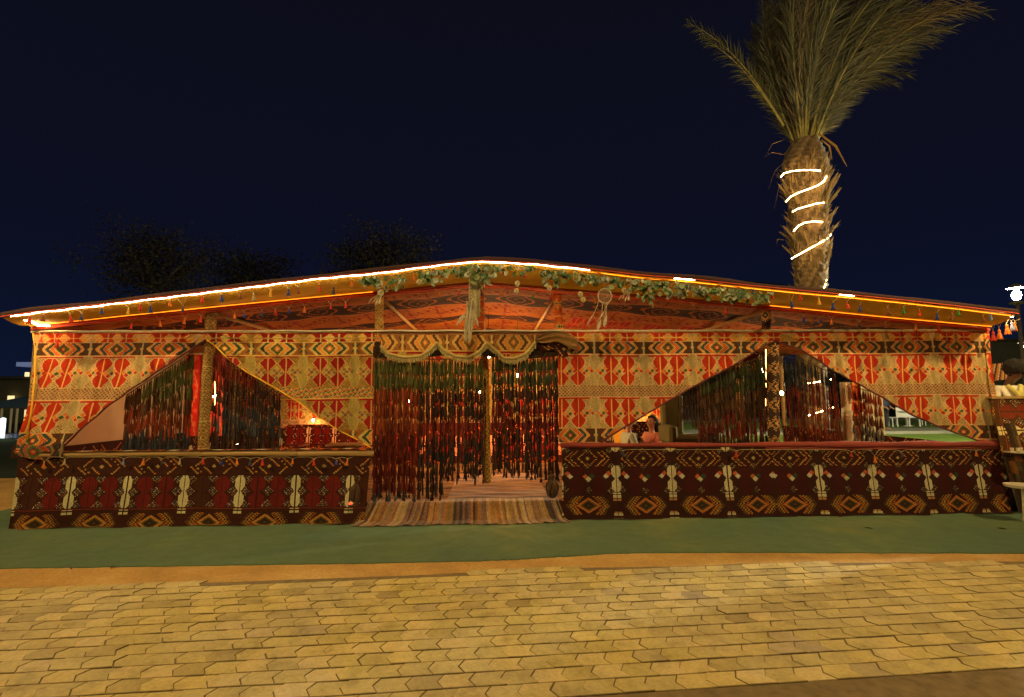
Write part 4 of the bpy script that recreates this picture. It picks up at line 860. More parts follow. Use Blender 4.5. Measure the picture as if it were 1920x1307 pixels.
# cloth bundles beside the doorway
def bundle(px, py, Y, rx, rz, label, cs, seed):
    c = G(px, py, Y); root = empty('cloth_bundle', (c.x, Y, c.z-rz), label, 'cloth bundle')
    def pos(U, V_):
        th = V_*math.pi; r_ = 1+.16*np.sin(U*2*math.pi*7+seed+V_*4)+.10*np.sin(U*2*math.pi*13+V_*9)+.22*np.sin(V_*9+seed)*np.sin(U*2*math.pi+seed); r_ = r_*(1-.55*np.exp(-((V_-.30)/.07)**2))
        return c.x+rx*r_*np.sin(th)*np.cos(U*2*math.pi), Y+rx*.8*r_*np.sin(th)*np.sin(U*2*math.pi), c.z+rz*np.cos(th)
    cloth('folds', 0, 1, .02, .98, pos, lambda u, v: np.array(cs)[(np.floor(u*34)+np.floor(v*9)).astype(int) % len(cs)], .02, None, M_yarn, root)
bundle(668, 925, -.10, .085, .23, 'brown sack of gathered cloth standing at the left of the doorway', [(.07, .035, .018), (.05, .025, .012), (.10, .05, .02), (.06, .04, .02)], 1)
bundle(1036, 912, -.10, .075, .15, 'brown tied bundle of yarn on the right end of the step', [(.10, .05, .02), (.06, .03, .015), (.14, .07, .03)], 3)

# ================================================================== PEOPLE
skin_m = two_tone('skin', (.30, .14, .075), (.36, .175, .095), 8, .55, .1); skin_d = two_tone('dark_skin', (.085, .035, .020), (.115, .048, .028), 8, .5, .1)
def hair_mat(): return two_tone('black_hair', (.006, .005, .004), (.014, .010, .008), 60, 1.0, 1.0, .004, (1, 1, .2))
def skin_chain(name, V, Ed, Rd, m, parent, root=0, sub=2):
    me_ = bpy.data.meshes.new(name); me_.from_pydata([tuple(v_) for v_ in V], Ed, []); me_.materials.append(m)
    o = bpy.data.objects.new(name, me_); col.objects.link(o); o.parent = parent
    sm = o.modifiers.new('skin', 'SKIN'); sm.use_smooth_shade = True
    sv_ = me_.skin_vertices[0].data
    for i, r_ in enumerate(Rd): sv_[i].radius = (r_, r_) if not isinstance(r_, tuple) else r_; sv_[i].use_root = (i == root)
    ss = o.modifiers.new('sub', 'SUBSURF'); ss.levels = sub; ss.render_levels = sub
    return o
def person(loc, rz, label, shirt, trousers, seated=True, skin=None, head_tilt=0.0, arms='lap', hair='short', vest=None, scale=1.0):
    root = empty('person', loc, label, 'person', None, rz); root.scale = (scale,)*3; skin = skin or skin_m
    hp = Vector((0, 0, .12 if seated else .93)); ch = hp+Vector((0, -.02, .34)); nk = hp+Vector((0, -.01, .52))
    tl = Vector((0, math.sin(head_tilt), math.cos(head_tilt)))
    V = []; E = []; Rr = []
    def vtx(p, r_, par=None):
        V.append(Vector(p)); Rr.append(r_)
        if par is not None: E.append((par, len(V)-1))
        return len(V)-1
    pel = vtx(hp, .125); wa = vtx(hp+Vector((0, 0, .18)), .115, pel); cs_ = vtx(ch, .125, wa); n0 = vtx(nk, .055, cs_); n1 = vtx(nk+tl*.07, .05, n0)
    jaw = vtx(nk+tl*.12+Vector((0, .03, 0)), .062, n1); hd = vtx(nk+tl*.20, .082, jaw); vtx(nk+tl*.27, .06, hd)
    vtx(nk+tl*.17+Vector((0, .105, 0)), .012, jaw)      # nose
    sh = {}
    joints = {}
    for s in (-1, 1):
        so_ = vtx(ch+Vector((s*.165, 0, .105)), .055, cs_)
        if arms == 'lap': el = ch+Vector((s*.24, .06, -.16)); wr_ = ch+Vector((s*.10, .27, -.20)); hdn = Vector((-s*.3, .9, -.1)).normalized()
        elif arms == 'phone': el = ch+Vector((s*.22, .10, -.15)); wr_ = ch+Vector((s*.05, .30, -.02)); hdn = Vector((-s*.1, .5, .8)).normalized()
        else: el = ch+Vector((s*.25, .02, -.18)); wr_ = ch+Vector((s*.16, .22, -.30)); hdn = Vector((-s*.1, .9, -.4)).normalized()
        e1_ = vtx(el, .040, so_); w1 = vtx(wr_, .027, e1_); pl = vtx(wr_+hdn*.05, .034, w1)
        side = hdn.cross(Vector((0, 0, 1))).normalized()*s
        for k_, (o_, ln) in enumerate(((-.03, .062), (-.01, .075), (.01, .08), (.03, .07))):
            b0 = vtx(wr_+hdn*.085+side*o_, .0095, pl); m_ = vtx(wr_+hdn*(.085+ln*.6)+side*o_*1.1, .0085, b0); vtx(wr_+hdn*(.085+ln*.9)+side*o_*1.1+Vector((0, 0, -.025)), .007, m_)
        t0 = vtx(wr_+hdn*.04-side*.045, .010, pl); vtx(wr_+hdn*.075-side*.062, .008, t0)
        joints[s] = (el, wr_)
        if seated: kn = hp+Vector((s*.30, .30, .02)); an = hp+Vector((-s*.02, .36+s*.05, -.06)); toe = an+Vector((-s*.12, .05, -.01))
        else: kn = hp+Vector((s*.10, .03, -.43)); an = hp+Vector((s*.10, 0, -.86)); toe = an+Vector((s*.03, .17, -.035))
        h1 = vtx(hp+Vector((s*.09, .02, -.05)), .09, pel); k1 = vtx(kn, .058, h1); a1 = vtx(an, .038, k1); vtx(toe, .036, a1)
        joints[s] += (kn, an)
    skin_chain('body', V, E, Rr, skin, root)
    # shirt
    V2 = [hp+Vector((0, 0, -.02)), hp+Vector((0, 0, .18)), ch, nk+Vector((0, 0, -.035))]; R2_ = [.148, .140, .150, .075]; E2 = [(0, 1), (1, 2), (2, 3)]
    for s in (-1, 1):
        b = len(V2); V2 += [ch+Vector((s*.165, 0, .10)), joints[s][0], joints[s][0].lerp(joints[s][1], .75)]; R2_ += [.075, .056, .045]; E2 += [(2, b), (b, b+1), (b+1, b+2)]
    skin_chain('shirt', V2, E2, R2_, shirt, root)
    V3 = [hp]; R3 = [.145]; E3_ = []
    for s in (-1, 1):
        b = len(V3); V3 += [hp+Vector((s*.09, .02, -.06)), joints[s][2], joints[s][3]+Vector((0, 0, .02))]; R3 += [.105, .074, .062]; E3_ += [(0, b), (b, b+1), (b+1, b+2)]
    skin_chain('trousers', V3, E3_, R3, trousers, root)
    hc = nk+tl*.215+Vector((0, -.018, 0)); mb = MB()
    mb.ball(hc, .098, n=12, sc_=(.96, 1.02, 1.05), jit=.03)
    if hair == 'long': mb.tube([hc+Vector((0, -.04, 0)), hc+Vector((0, -.09, -.12)), hc+Vector((0, -.10, -.26))], [.085, .085, .05], 10)
    # open the face side
    mb.f = [f_ for f_ in mb.f if not (sum(mb.v[i][1] for i in f_)/len(f_)-hc.y > .025 and sum(mb.v[i][2] for i in f_)/len(f_)-hc.z < .045)]
    mb.c = mb.c[:len(mb.f)]; mb.build('hair', hair_mat(), root, True, False)
    for s in (-1, 1):
        mb = MB(); mb.ball(nk+tl*.195+Vector((s*.032, .078, 0)), .011, n=5); mb.build('eye', two_tone('eye_dark', (.02, .015, .01), (.03, .02, .015), 5, .2), root, True, False)
        mb = MB(); mb.ball(nk+tl*.175+Vector((s*.082, 0, 0)), .022, n=5, sc_=(.35, .8, 1.2)); mb.build('ear', skin, root, True, False)
    mb = MB(); mb.ball(nk+tl*.135+Vector((0, .088, 0)), .018, n=5, sc_=(1.2, .4, .4)); mb.build('mouth', two_tone('lips', (.20, .06, .04), (.24, .07, .05), 5, .5), root, True, False)
    if vest:
        V4 = []; E4 = []; R4 = []
        for s in (-1, 1): b = len(V4); V4 += [hp+Vector((s*.085, .02, 0)), hp+Vector((s*.085, .02, .18)), ch+Vector((s*.095, .03, 0)), ch+Vector((s*.10, 0, .13))]; E4 += [(b, b+1), (b+1, b+2), (b+2, b+3)]; R4 += [.085, .085, .088, .055]
        for i_ in (0, 4): skin_chain('vest_panel', V4[i_:i_+4], [(0, 1), (1, 2), (2, 3)], R4[i_:i_+4], vest, root)
        mb = MB(); mb.ball(nk+tl*.25+Vector((0, -.03, .02)), .128, n=16, sc_=(1.0, 1.0, .95), jit=.09); mb.build('curly_hair', hair_mat(), root, True, False)
        mb = MB(); mb.tube([nk+Vector((-.09, .07, -.02)), nk+Vector((-.03, .13, -.12)), nk+Vector((0, .15, -.22))], [.03, .035, .02], 6); mb.tube([nk+Vector((.09, .07, -.02)), nk+Vector((.03, .13, -.12)), nk+Vector((0, .15, -.22))], [.03, .035, .02], 6); mb.build('scarf', two_tone('yellow_scarf', (.45, .42, .10), (.55, .50, .16), 6), root, True, False)
    return root
def cl(name, c): return two_tone(name, tuple(x*.85 for x in c), c, 12, .9, .3, .004)
def gp(px, Y): return G(px, 830, Y).x
person((gp(1166, 3.7), 3.7, .24), R(-70), 'person in yellow shirt seated leftmost of the three behind the right rail', cl('yellow_shirt', (.55, .30, .03)), cl('navy_cloth', (.03, .04, .07)), arms='lap')
person((gp(1180, 3.1), 3.1, .22), R(-80), 'person in pale blue green shirt seated with back half turned beside the yellow shirt', cl('mint_shirt', (.30, .40, .30)), cl('black_cloth', (.02, .02, .02)))
ph_p = person((gp(1222, 3.3), 3.3, .20), R(120), 'person in pink shirt holding up a phone at the low table', cl('pink_shirt', (.55, .22, .16)), cl('grey_cloth', (.12, .12, .12)), arms='phone', hair='long')
mb = MB(); mb.box((0, 0, 0), (.075, .009, .15)); pp = empty('phone', Matrix.Translation(ph_p.location) @ Matrix.Rotation(R(120), 4, 'Z') @ Vector((0, .33, .55)), 'dark phone held by the person in pink', 'phone', None, R(120)); mb.build('case', two_tone('phone_black', (.01, .01, .012), (.015, .015, .02), 5, .2), pp, False, False)
# drummer-like figure at the right end, head bent, behind a draped counter
xs_ = G(1893, 720, .35).x
person((xs_, .35, .20), R(175), 'dark haired person in white shirt and maroon vest with bent head behind the draped counter', cl('white_shirt', (.66, .62, .50)), cl('black_cloth', (.02, .02, .02)), seated=False, skin=skin_d, head_tilt=.6, arms='work', vest=cl('maroon_vest', (.06, .012, .010)))
sw = empty('stool_platform', (xs_, .35, 0), 'low dark platform under the person behind the draped counter', 'platform'); mb = MB(); mb.box((0, 0, .08), (.9, .7, .16)); mb.build('deck', M_dark, sw, False, False)
ck = empty('draped_counter', (G(1905, 850, -.05).x, 0, 0), 'counter draped with a sideways hung brown kilim right of the tent', 'counter')
xk0, xk1 = G(1862, 800, -.1).x, G(1862, 800, -.1).x+1.3; zk = G(1890, 743, -.1).z
cloth('kilim_drape', 0, xk1-xk0, 0, .76, lambda U, V_: (xk0+U, -.12-.05*V_+.02*np.sin(V_*7+U*3), zk-V_), lambda u, v: pat_dark_a(v*.95+.28, .92-(u+.18)*.9)*np.array((1.5, 1.35, 1.1))+np.array((.03, .02, .004)), .01, parent=ck)
mb = MB(); mb.box(((xk0+xk1)/2, .05, zk-.015), (xk1-xk0, .34, .03)); mb.build('counter_top', M_wood, ck)
mb = MB(); mb.box(((xk0+xk1)/2, .08, (zk-.8)/2), (xk1-xk0-.1, .25, zk-.8)); mb.build('base', M_dark, ck)
cloth('side_drape', 0, .42, 0, 1.15, lambda U, V_: (xk0-.03+U+.10*V_, -.14-.10*V_+.05*np.sin(U*22), zk-.35-V_), lambda u, v: np.where((((np.floor(u/.05)+np.floor(v/.16)) % 5) == 0)[..., None], (.26, .10, .03), np.where((((np.floor(u/.03)+np.floor(v/.3)) % 3) == 0)[..., None], (.10, .08, .03), (.07, .035, .015))), .012, None, M_yarn, ck)
gl = empty('glass_tray', G(1912, 848, -.25), 'pale tray with small glasses beside the draped counter', 'tray'); mb = MB(); mb.lathe([(.0, -.005), (.16, -.005), (.17, .01), (.0, .004)], n=20); mb.build('tray', M_cream, gl, False, False)
for i in range(4): mb = MB(); mb.lathe([(.016, 0), (.02, .05), (.018, .052)], (-.10+.06*i, -.02*(i % 2), .005), 8); mb.build('glass', M_cream, gl, False, False)
ch_ = empty('kilim_cushion', G(1873, 700, .6), 'striped kilim cushion beside the bent head of the person at the right end', 'cushion')
cloth('cushion_cover', 0, .22, 0, .24, lambda U, V_: (G(1860, 680, .6).x+U+.05*V_, .6-.03*np.sin(U/.22*np.pi), G(1860, 680, .6).z-V_-.1*(.22-U)), lambda u, v: np.where((((u*8+v*2) % .5) < .22)[..., None], (.40, .14, .03), np.where((((u*8+v*2) % .5) < .32)[..., None], (.50, .42, .24), (.06, .03, .02))), .01, parent=ch_)
# pale shoe/leg of furniture low at the far right
ws_ = empty('white_stool', GZ(1925, 978), 'pale stool leg standing on the carpet at the right border', 'stool'); mb = MB(); mb.lathe([(.05, 0), (.03, .05), (.02, .4)], n=10); mb.build('leg', M_cream, ws_, True, False); mb = MB(); mb.lathe([(.17, .40), (.18, .43), (.02, .44)], n=18); mb.build('seat', M_cream, ws_, False, False)

# ================================================================== PALM
YP = 6.2
pb0 = G(1521, 700, YP); trunk_tbl = [(560, 1520, 62), (500, 1520, 66), (440, 1518, 76), (400, 1516, 74), (340, 1512, 84), (310, 1509, 92), (285, 1507, 78), (262, 1508, 50)]
scp = F/(YP+6.6)
palm = empty('palm_tree', (G(1523, 700, YP).x, YP, 0), 'tall date palm with upswept windblown fronds and light wrapped trunk behind the tent', 'palm tree')
cz = [(G(x, y, YP), w/2/scp) for y, x, w in trunk_tbl]; bx = palm.location.x
ring = [(Vector((bx, YP, -.02)), .42), (Vector((bx, YP, 1.2)), .36), (Vector((bx, YP, 2.6)), .37)]+cz
zs = [c.z for c, r_ in ring]; cx_t = interp([(c.z, c.x) for c, r_ in ring]); cr_t = interp([(c.z, r_) for c, r_ in ring])
def trunk_pos(U, V_):
    an = U*2*math.pi; z = V_; r_ = cr_t(z)*.88*(1+.05*np.sin(an*9+np.floor(z/.11)*2.1)*np.abs(np.sin(z/.11*math.pi)))+.012*np.sin(z*47+an*3); return cx_t(z)+r_*np.cos(an), YP+r_*np.sin(an), z
trunk_c = lambda u, v: np.array([(.20, .135, .065), (.15, .10, .05), (.24, .165, .08), (.11, .075, .04)])[(np.floor(u*22+np.floor(v/.11)*.5)+np.floor(v/.11)*3).astype(int) % 4]
cloth('trunk', 0, 1, 0, zs[-1]-.05, trunk_pos, trunk_c, .02, None, M_yarn, palm, .035)
# old leaf bases
bmesh_ = []
for s_ in range(5):
    mb = MB(); c = random.choice(((.26, .18, .07), (.19, .13, .06), (.32, .22, .08)))
    mb.tube([(0, 0, 0), (.04, 0, .10), (.09+.03*s_*.5, 0, .24+.03*s_)], [.055, .038, .012], 5, c, flat=.35)
    for i in range(5): mb.tube([(.03, random.uniform(-.04, .04), .05), (.08+random.uniform(0, .06), random.uniform(-.08, .08), .15+random.uniform(0, .2))], [.004, .002], 3, (.34, .25, .10))
    bmesh_.append(mb.mesh('leaf_base'))
for m_ in bmesh_: m_.materials.append(M_yarn)
nb = 0; z = 4.3
while z < zs[-1]-.12 and nb < 290:
    for j in range(14):
        an = 2*math.pi*(j/14)+nb*.09+random.uniform(-.1, .1); r_ = float(cr_t(z))*.86; o = bpy.data.objects.new('leaf_base', random.choice(bmesh_)); col.objects.link(o); o.parent = palm
        zz = z+random.uniform(-.05, .05); o.location = Vector((float(cx_t(z))+r_*math.cos(an), YP+r_*math.sin(an), zz))-palm.location; big_ = .55+.55*(z > 4.9)+.2*(z > 6.4)
        o.rotation_euler = (random.uniform(-.25, .25), random.uniform(-.30, .45), an); s = big_*random.uniform(.45, 1.2); o.scale = (s*.8, s*1.1, s); nb += 1
    z += .155 if z > 4 else .24
# dry curled sheaths
for (p1, p2, w) in (((1535, 250), (1588, 312), .05), ((1540, 262), (1560, 300), .03), ((1470, 262), (1436, 292), .015), ((1475, 300), (1440, 356), .012), ((1478, 330), (1452, 390), .012), ((1470, 290), (1432, 296), .012), ((1470, 450), (1455, 462), .012), ((1545, 405), (1562, 396), .012)):
    a_ = G(*p1, YP-.45); b_ = G(*p2, YP-.5); md = a_.lerp(b_, .5)+Vector((.08 if p2[0] > p1[0] else -.06, 0, .10)); mb = MB(); mb.tube([a_, md, b_], [w*.6, w, w*.15], 6, (.34, .20, .06), flat=.4); mb.build('dry_sheath', M_yarn, palm)
def frond_mesh(p0, d0, L, bend, side, nl, ll, droop, cmain, wind, ang=(.5, .9)):
    """curved midrib with two rows of leaflets"""
    mb = MB(); pts = []; d = Vector(d0).normalized(); p = Vector(p0); n = 26; step = L/n
    for i in range(n+1):
        pts.append(p.copy()); p += d*step; d = (d+Vector(bend)*step*(i/n)*1.6).normalized()
    mb.tube(pts, [.034*(1-i/n*.93) for i in range(n+1)], 4, (.30, .27, .09))
    for i in range(nl):
        t = .10+.90*(i/nl); k_ = t*n; a = int(min(k_, n-1)); f_ = k_-a; q_ = pts[a].lerp(pts[a+1], f_); tg = (pts[a+1]-pts[a]).normalized()
        sd_ = tg.cross(Vector(side)).normalized()
        for s in (-1, 1):
            l = ll*(.45+.75*math.sin(math.pi*min(1, t*.92+.06)))*random.uniform(.8, 1.1); o_ = random.uniform(*ang)
            dr = (tg*math.cos(o_)+sd_*s*math.sin(o_)+Vector(side)*random.uniform(-.25, .25)+Vector(wind)*random.uniform(.7, 1.2)).normalized()
            m1 = q_+dr*l*.5; e_ = q_+dr*l*.5+(dr+Vector((wind[0]*.5, 0, -droop)).normalized()*random.uniform(.2, .6)).normalized()*l*.5
            wv = dr.cross(Vector(side)).normalized()*random.uniform(.007, .012); 
            wv = (wv+Vector(side)*random.uniform(-.008, .008)); b = len(mb.v); kc = random.uniform(.6, 1.25); c = tuple(x*kc for x in cmain)
            mb.v += [tuple(q_-wv*.6), tuple(q_+wv*.6), tuple(m1+wv), tuple(m1-wv), tuple(e_)]; mb.f += [(b, b+1, b+2, b+3), (b+3, b+2, b+4)]; mb.c += [c, c]
    return mb
cb = G(1507, 285, YP); CG = (.112, .122, .082)
specs = []
for i in range(76):
    t = (i+.5)/76; ax = -.26+t*.80+random.uniform(-.05, .05); ay = random.uniform(-.35, .35)
    specs.append((ax, ay, random.uniform(4.2, 5.2), (.10+.25*max(0, t-.3)+random.uniform(-.05, .12), random.uniform(-.1, .1), -.10-.32*max(0, t-.5))))
for ax, ay, L, bd_ in specs:
    p = cb+Vector((ax*.35, ay*.4, random.uniform(-.1, .25)))
    mb = frond_mesh(p, (ax, ay, 1), L, bd_, (random.uniform(-.3, .3), -1, .1), 88, .72, .35, CG if random.random() < .8 else (.17, .14, .09), (.22+max(0, ax)*.28, 0, 0), (.30, .62)); mb.build('frond', M_leafcol, palm)
# long low frond to the left
for (tx, ty, sag_) in ((1278, 62, -.02), (1300, 92, .02)):
    s_ = G(1470, 236, YP-.3); e_ = G(tx, ty, YP-.4); d_ = (e_-s_); mb = frond_mesh(s_, d_.normalized()+Vector((.22, 0, .22)), d_.length*1.05, (-.22, 0, -.12), (0, -1, .1), 58, .46, .9, (.10, .11, .05), (-.05, 0, .05), (.5, .9)); mb.build('frond', M_leafcol, palm)
# light rope round the trunk
lr = empty('led_rope', (bx, YP, 3.5), 'warm rope light wound in loops round the palm trunk', 'rope light')
def loop(tbl, name='light_tube'):
    pts = []
    for x, y in tbl:
        p = G(x, y, YP); r_ = float(cr_t(p.z))*1.20; cxx = float(cx_t(p.z)); dx = max(-1, min(1, (p.x-cxx)/r_)); yy = YP-r_*math.sqrt(1-dx*dx)
        k_ = (yy-CO.y)/(YP-CO.y); pts.append(CO+(p-CO)*k_)
    mb = MB(); mb.tube(pts, .0095, 6); mb.build(name, M_rope_p, lr, True)
for tb_ in ([(1464, 332), (1470, 325), (1484, 321), (1505, 319), (1520, 319), (1538, 320)], [(1474, 378), (1482, 369), (1498, 361), (1515, 355), (1533, 348), (1545, 340), (1552, 326)], [(1486, 397), (1495, 392), (1512, 387), (1530, 382), (1545, 380)],
            [(1488, 434), (1496, 424), (1508, 418), (1525, 415), (1540, 416), (1556, 419)], [(1484, 485), (1500, 476), (1520, 465), (1535, 457), (1550, 448), (1558, 440)], [(1545, 540), (1549, 530), (1550, 522)],
            [(1515, 719), (1535, 716), (1560, 711)], [(1516, 779), (1535, 773), (1562, 764)], [(1510, 828), (1535, 826), (1568, 820)]): loop(tb_)

# ================================================================== DISTANT TREES
def leafy_tree(px, py, D, rx, rz_, label, seed, n=9000, cc=(.040, .040, .036)):
    r = np.random.default_rng(seed); c = G(px, py, D-6.6); root = empty('dark_tree', (c.x, D-6.6, 0), label, 'tree', 'dim trees behind the tent')
    mb = MB(); mb.tube([(c.x, c.y, 0), (c.x+.1, c.y, c.z*.4), (c.x, c.y, c.z-rz_*.3)], [.35, .25, .12], 8, (.06, .045, .03))
    for i in range(9): a_ = i*.7; mb.tube([(c.x, c.y, c.z-rz_*.5), (c.x+rx*.6*math.cos(a_), c.y+rx*.4*math.sin(a_), c.z+rz_*.3*math.sin(i*2.3))], [.12, .03], 5, (.06, .045, .03))
    mb.build('trunk', M_yarn, root)
    cl_ = np.clip(r.normal(0, .36, (60, 3)), -.62, .62)*np.array([rx, rx*.7, rz_]); ctr = cl_[r.integers(0, 60, n)]+np.clip(r.normal(0, .15, (n, 3)), -.35, .35)*np.array([rx, rx, rz_])
    ctr += np.array(c); a1 = r.normal(0, 1, (n, 3)); a1 /= np.linalg.norm(a1, axis=1)[:, None]; a2 = np.cross(a1, r.normal(0, 1, (n, 3))); a2 /= np.linalg.norm(a2, axis=1)[:, None]; s = r.uniform(.04, .11, (n, 1))*D/26
    V = np.stack([ctr-a1*s, ctr+a2*s*.45, ctr+a1*s, ctr-a2*s*.45], 1).reshape(-1, 3); Fc = np.arange(n*4).reshape(n, 4); C = np.array(cc)*r.uniform(.5, 1.5, (n, 1))
    link('crown', mesh_np('crown', V, Fc, C), M_leafcol, root)
leafy_tree(295, 490, 24, 3.8, 2.6, 'broad dim tree far behind the left slope of the roof', 1)
leafy_tree(470, 520, 30, 3.4, 2.0, 'lower dim tree half hidden between the two larger ones', 2, 5500)
leafy_tree(715, 490, 27, 3.6, 2.2, 'dim tree behind the roof just left of the peak', 3)

for px, py, D, rx, rz_, lb, sd_ in ((1290, 705, 34, 3.4, 2.0, 'dark tree far beyond the green armchair', 11), (1400, 712, 36, 3.6, 1.9, 'dark tree seen through the fringe left of the dark chevron post', 12), (1500, 705, 33, 3.4, 2.0, 'dark tree seen through the fringe right of the dark chevron post', 13),
    (1600, 715, 38, 3.6, 1.8, 'dark tree behind the cream curtain', 14), (1720, 712, 35, 4.0, 1.9, 'dark tree beyond the white garden chairs', 15), (1870, 660, 46, 5.0, 2.2, 'dim tree far behind the person at the right end', 16)): leafy_tree(px, py+26, D, rx*1.2, rz_*1.15, lb, sd_, 12000, (.012, .014, .008))
# ================================================================== STREET LAMPS
def street_lamp(x, y, h, label, w, c=STREET_C, bulbr=.11):
    root = empty('street_lamp', (x, y, 0), label, 'street lamp'); mb = MB(); mb.lathe([(.12, 0), (.11, .25), (.06, .3), (.045, h-.2)], n=12); mb.build('pole', M_dark, root, True, False)
    mb = MB(); mb.lathe([(.05, h-.22), (.16, h-.18), (.17, h-.15)], n=14); mb.lathe([(.19, h+.22), (.12, h+.30), (.02, h+.34)], n=14); mb.build('lantern_frame', M_dark, root, False, False)
    mb = MB(); mb.ball((0, 0, h+.03), bulbr, n=6, sc_=(1, 1, 1.3)); m, nt, b = new_mat('lamp_globe'); b.inputs['Base Color'].default_value = (.8, .8, .8, 1); b.inputs['Emission Color'].default_value = (*c, 1); b.inputs['Emission Strength'].default_value = w/(math.pi*4*math.pi*bulbr**2*1.2)
    mb.build('globe', m, root, True, False)
    return root
lp = G(1906, 556, 6.0); street_lamp(lp.x, 6.0, lp.z, 'glaring street lamp above the right end of the roof', 4600, (1, .92, .58), .10)
street_lamp(-8.0, -3.3, 5.0, 'unseen street lamp added beside the paving at the left', STREET_W*1.5)  # this and the next two lamps are added out of view to light the paving
street_lamp(8.4, -3.0, 5.0, 'unseen street lamp added beside the paving at the right', STREET_W*1.7)
street_lamp(-.6, -8.2, 5.6, 'unseen street lamp added behind the viewer', STREET_W*1.1)
lp2 = G(1917, 652, 16); street_lamp(lp2.x, 16, lp2.z, 'small distant street lamp right of the tent', 80, (1, .8, .5), .10)

# ================================================================== FAR BACKGROUND
wallm = two_tone('far_plaster', (.09, .09, .05), (.13, .12, .07), 1.5, .9, .2)
fb = empty('resort_building', (G(20, 740, 30).x, 30, 0), 'dim low building with lit window far left of the tent', 'building')
def gbox(px0, px1, py0, py1, Y, dep, name, m, parent):
    a_ = G(px0, py1, Y); b_ = G(px1, py0, Y); mb = MB(); mb.box(((a_.x+b_.x)/2, Y+dep/2, (a_.z+b_.z)/2), (b_.x-a_.x, dep, b_.z-a_.z)); return mb.build(name, m, parent)
gbox(-200, 75, 712, 800, 30, 5, 'wall', wallm, fb); gbox(-200, 75, 705, 712, 29.8, 5.4, 'roof', two_tone('far_roof', (.05, .05, .04), (.07, .07, .05), 1), fb)
gbox(13, 25, 742, 757, 29.7, .1, 'window', emis('window_glow', (1, .75, .35), 1.2), fb); gbox(30, 58, 679, 687, 32, 1, 'lit_parapet', emis('parapet_glow', (.25, .33, .6), .35), fb)
gbox(46, 53, 698, 706, 29.6, .1, 'window', emis('window_glow', (1, .75, .35), 1.2), fb); gbox(58, 66, 690, 708, 29.6, .1, 'window', emis('window_glow2', (1, .7, .3), .6), fb)
gz = empty('pool_gazebo', (G(28, 770, 20).x, 20, 0), 'blue canopied gazebo by the pool far left of the tent', 'gazebo')
cv = two_tone('blue_canvas', (.06, .14, .22), (.09, .19, .28), 3); c = G(30, 764, 20); mb = MB(); mb.add([(c.x-1.6, 19, c.z), (c.x+1.6, 19, c.z), (c.x+1.6, 22, c.z), (c.x-1.6, 22, c.z), (c.x, 20.5, c.z+.55)], [(0, 1, 4), (1, 2, 4), (2, 3, 4), (3, 0, 4)]); mb.build('canopy', cv, gz)
for px in (4, 22, 33, 52): a_ = G(px, 766, 19); mb = MB(); mb.tube([(a_.x, 19, .0), (a_.x, 19, a_.z)], .05, 6); mb.build('leg', M_cream, gz)
gbox(45, 56, 768, 782, 21.8, .1, 'lit_panel', emis('window_glow', (1, .75, .35), 1.2), gz)
pool = MB(); a_ = GZ(-60, 795); b_ = GZ(70, 786); pool.add([(-22, 15, .01), (-9, 15, .01), (-9, 21, .01), (-22, 21, .01)], [(0, 1, 2, 3)])
pw, nt, b = new_mat('pool_water'); b.inputs['Base Color'].default_value = (.02, .08, .16, 1); b.inputs['Roughness'].default_value = .08; b.inputs['Emission Color'].default_value = (.03, .14, .5, 1); b.inputs['Emission Strength'].default_value = .12; bump(nt, b, noise(nt, coords(nt), 3, 3), .3, .05)
tag(pool.build('water', pw), None, None, None, 'structure')
bl = empty('garden_light', (GZ(3, 818).x, GZ(3, 818).y, 0), 'bright white garden light low at the left border', 'lamp'); mb = MB(); mb.lathe([(.10, 0), (.10, .75), (.02, .8)], n=12); mb.build('lit_tube', emis('white_glow', (.75, .8, 1), 1.4), bl, True, False)
l = bpy.data.lights.new('garden_light', 'POINT'); l.energy = 25; l.color = (.7, 1, .45); l.shadow_soft_size = .1; o = bpy.data.objects.new('garden_light_source', l); col.objects.link(o); o.parent = bl; o.location = (.5, -.3, .6)
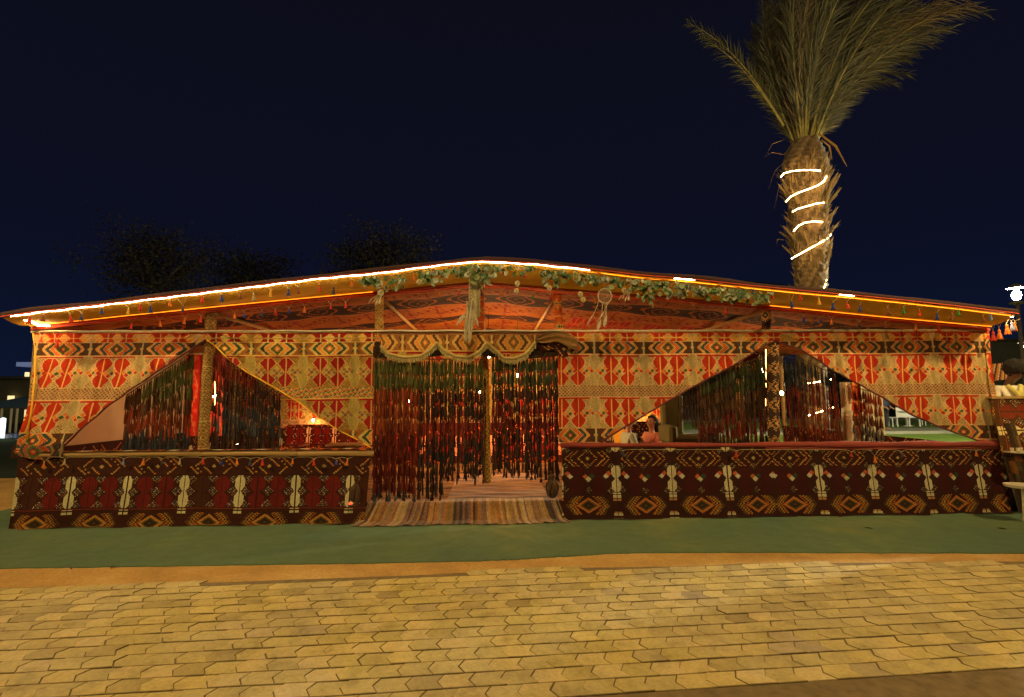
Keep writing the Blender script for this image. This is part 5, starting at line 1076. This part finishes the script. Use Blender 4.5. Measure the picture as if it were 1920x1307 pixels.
# tables and chairs far on the terrace, right
M_white = two_tone('white_plastic', (.60, .60, .56), (.70, .70, .66), 4, .4, .1)
def white_chair(x, y, rz, label):
    root = empty('garden_chair', (x, y, 0), label, 'chair', 'white garden chairs beyond the lawn', rz)
    mb = MB(); mb.box((0, 0, .44), (.46, .44, .04)); mb.build('seat', M_white, root, False, False)
    mb = MB(); mb.box((0, .22, .68), (.46, .03, .44)); mb.build('backrest', M_white, root, False, False)
    for sx in (-.2, .2):
        for sy in (-.19, .19): mb = MB(); mb.tube([(sx, sy, 0), (sx*.95, sy*.95, .44)], .02, 6); mb.build('leg', M_white, root, False, False)
for i, (px, Y, a, lb) in enumerate(((1668, 17.5, .4, 'white garden chair seen first right of the tassels beyond the lawn'), (1688, 18.2, 2.6, 'white garden chair second from the tassels beyond the lawn'), (1712, 17.6, -.6, 'white garden chair in the middle beyond the lawn'), (1738, 18.3, 1.2, 'white garden chair next to the wall cloth beyond the lawn'))):
    white_chair(G(px, 760, Y).x, Y, a, lb)
wt = empty('garden_table', (G(1700, 760, 18).x, 18, 0), 'round white table among the chairs beyond the lawn', 'table'); mb = MB(); mb.lathe([(.02, .70), (.45, .70), (.46, .73), (.02, .74)], n=20); mb.build('tabletop', M_white, wt, False, False); mb = MB(); mb.lathe([(.25, 0), (.04, .05), (.04, .7)], n=10); mb.build('pedestal', M_white, wt, True, False)
person((G(1656, 750, 15).x, 15, .02), R(190), 'person in dark clothes standing far off beside the lawn', cl('navy_cloth', (.03, .04, .07)), cl('black_cloth', (.02, .02, .02)), seated=False, arms='work')
hb = empty('far_house', (G(1890, 650, 34).x, 34, 0), 'grey unlit building far behind the right end of the tent', 'building'); gbox(1600, 2100, 640, 790, 34, 6, 'wall', wallm, hb); gbox(1590, 2110, 634, 640, 33.7, 6.6, 'roof', two_tone('far_roof', (.05, .05, .04), (.07, .07, .05), 1), hb)
for px in (1650, 1690, 1730): gbox(px, px+14, 700, 735, 33.9, .08, 'window', two_tone('dark_glass', (.01, .012, .015), (.015, .018, .02), 2, .2), hb)

# small dark scraps on the carpet
for px, py, lb in ((1878, 991, 'dark scrap lying on the carpet near the right border'), (1628, 990, 'tiny dark leaf on the carpet below the right window'), (212, 1063, 'dry brown leaf on the carpet edge at the left'), (133, 1065, 'small brown speck of leaf on the orange strip at the left')):
    p = GZ(px, py, .012); o = empty('dry_leaf', p, lb, 'dry leaf', None, random.uniform(0, 3)); mb = MB(); mb.add([(-.05, 0, 0), (-.01, .012, .01), (.05, .004, .004), (.0, -.014, .006)], [(0, 3, 2, 1)]); mb.add([(-.05, 0, -.004), (-.01, .012, .006), (.05, .004, 0), (.0, -.014, .002)], [(0, 1, 2, 3)]); mb.build('blade', two_tone('dry_brown', (.05, .03, .015), (.08, .045, .02), 20), o, False, False)
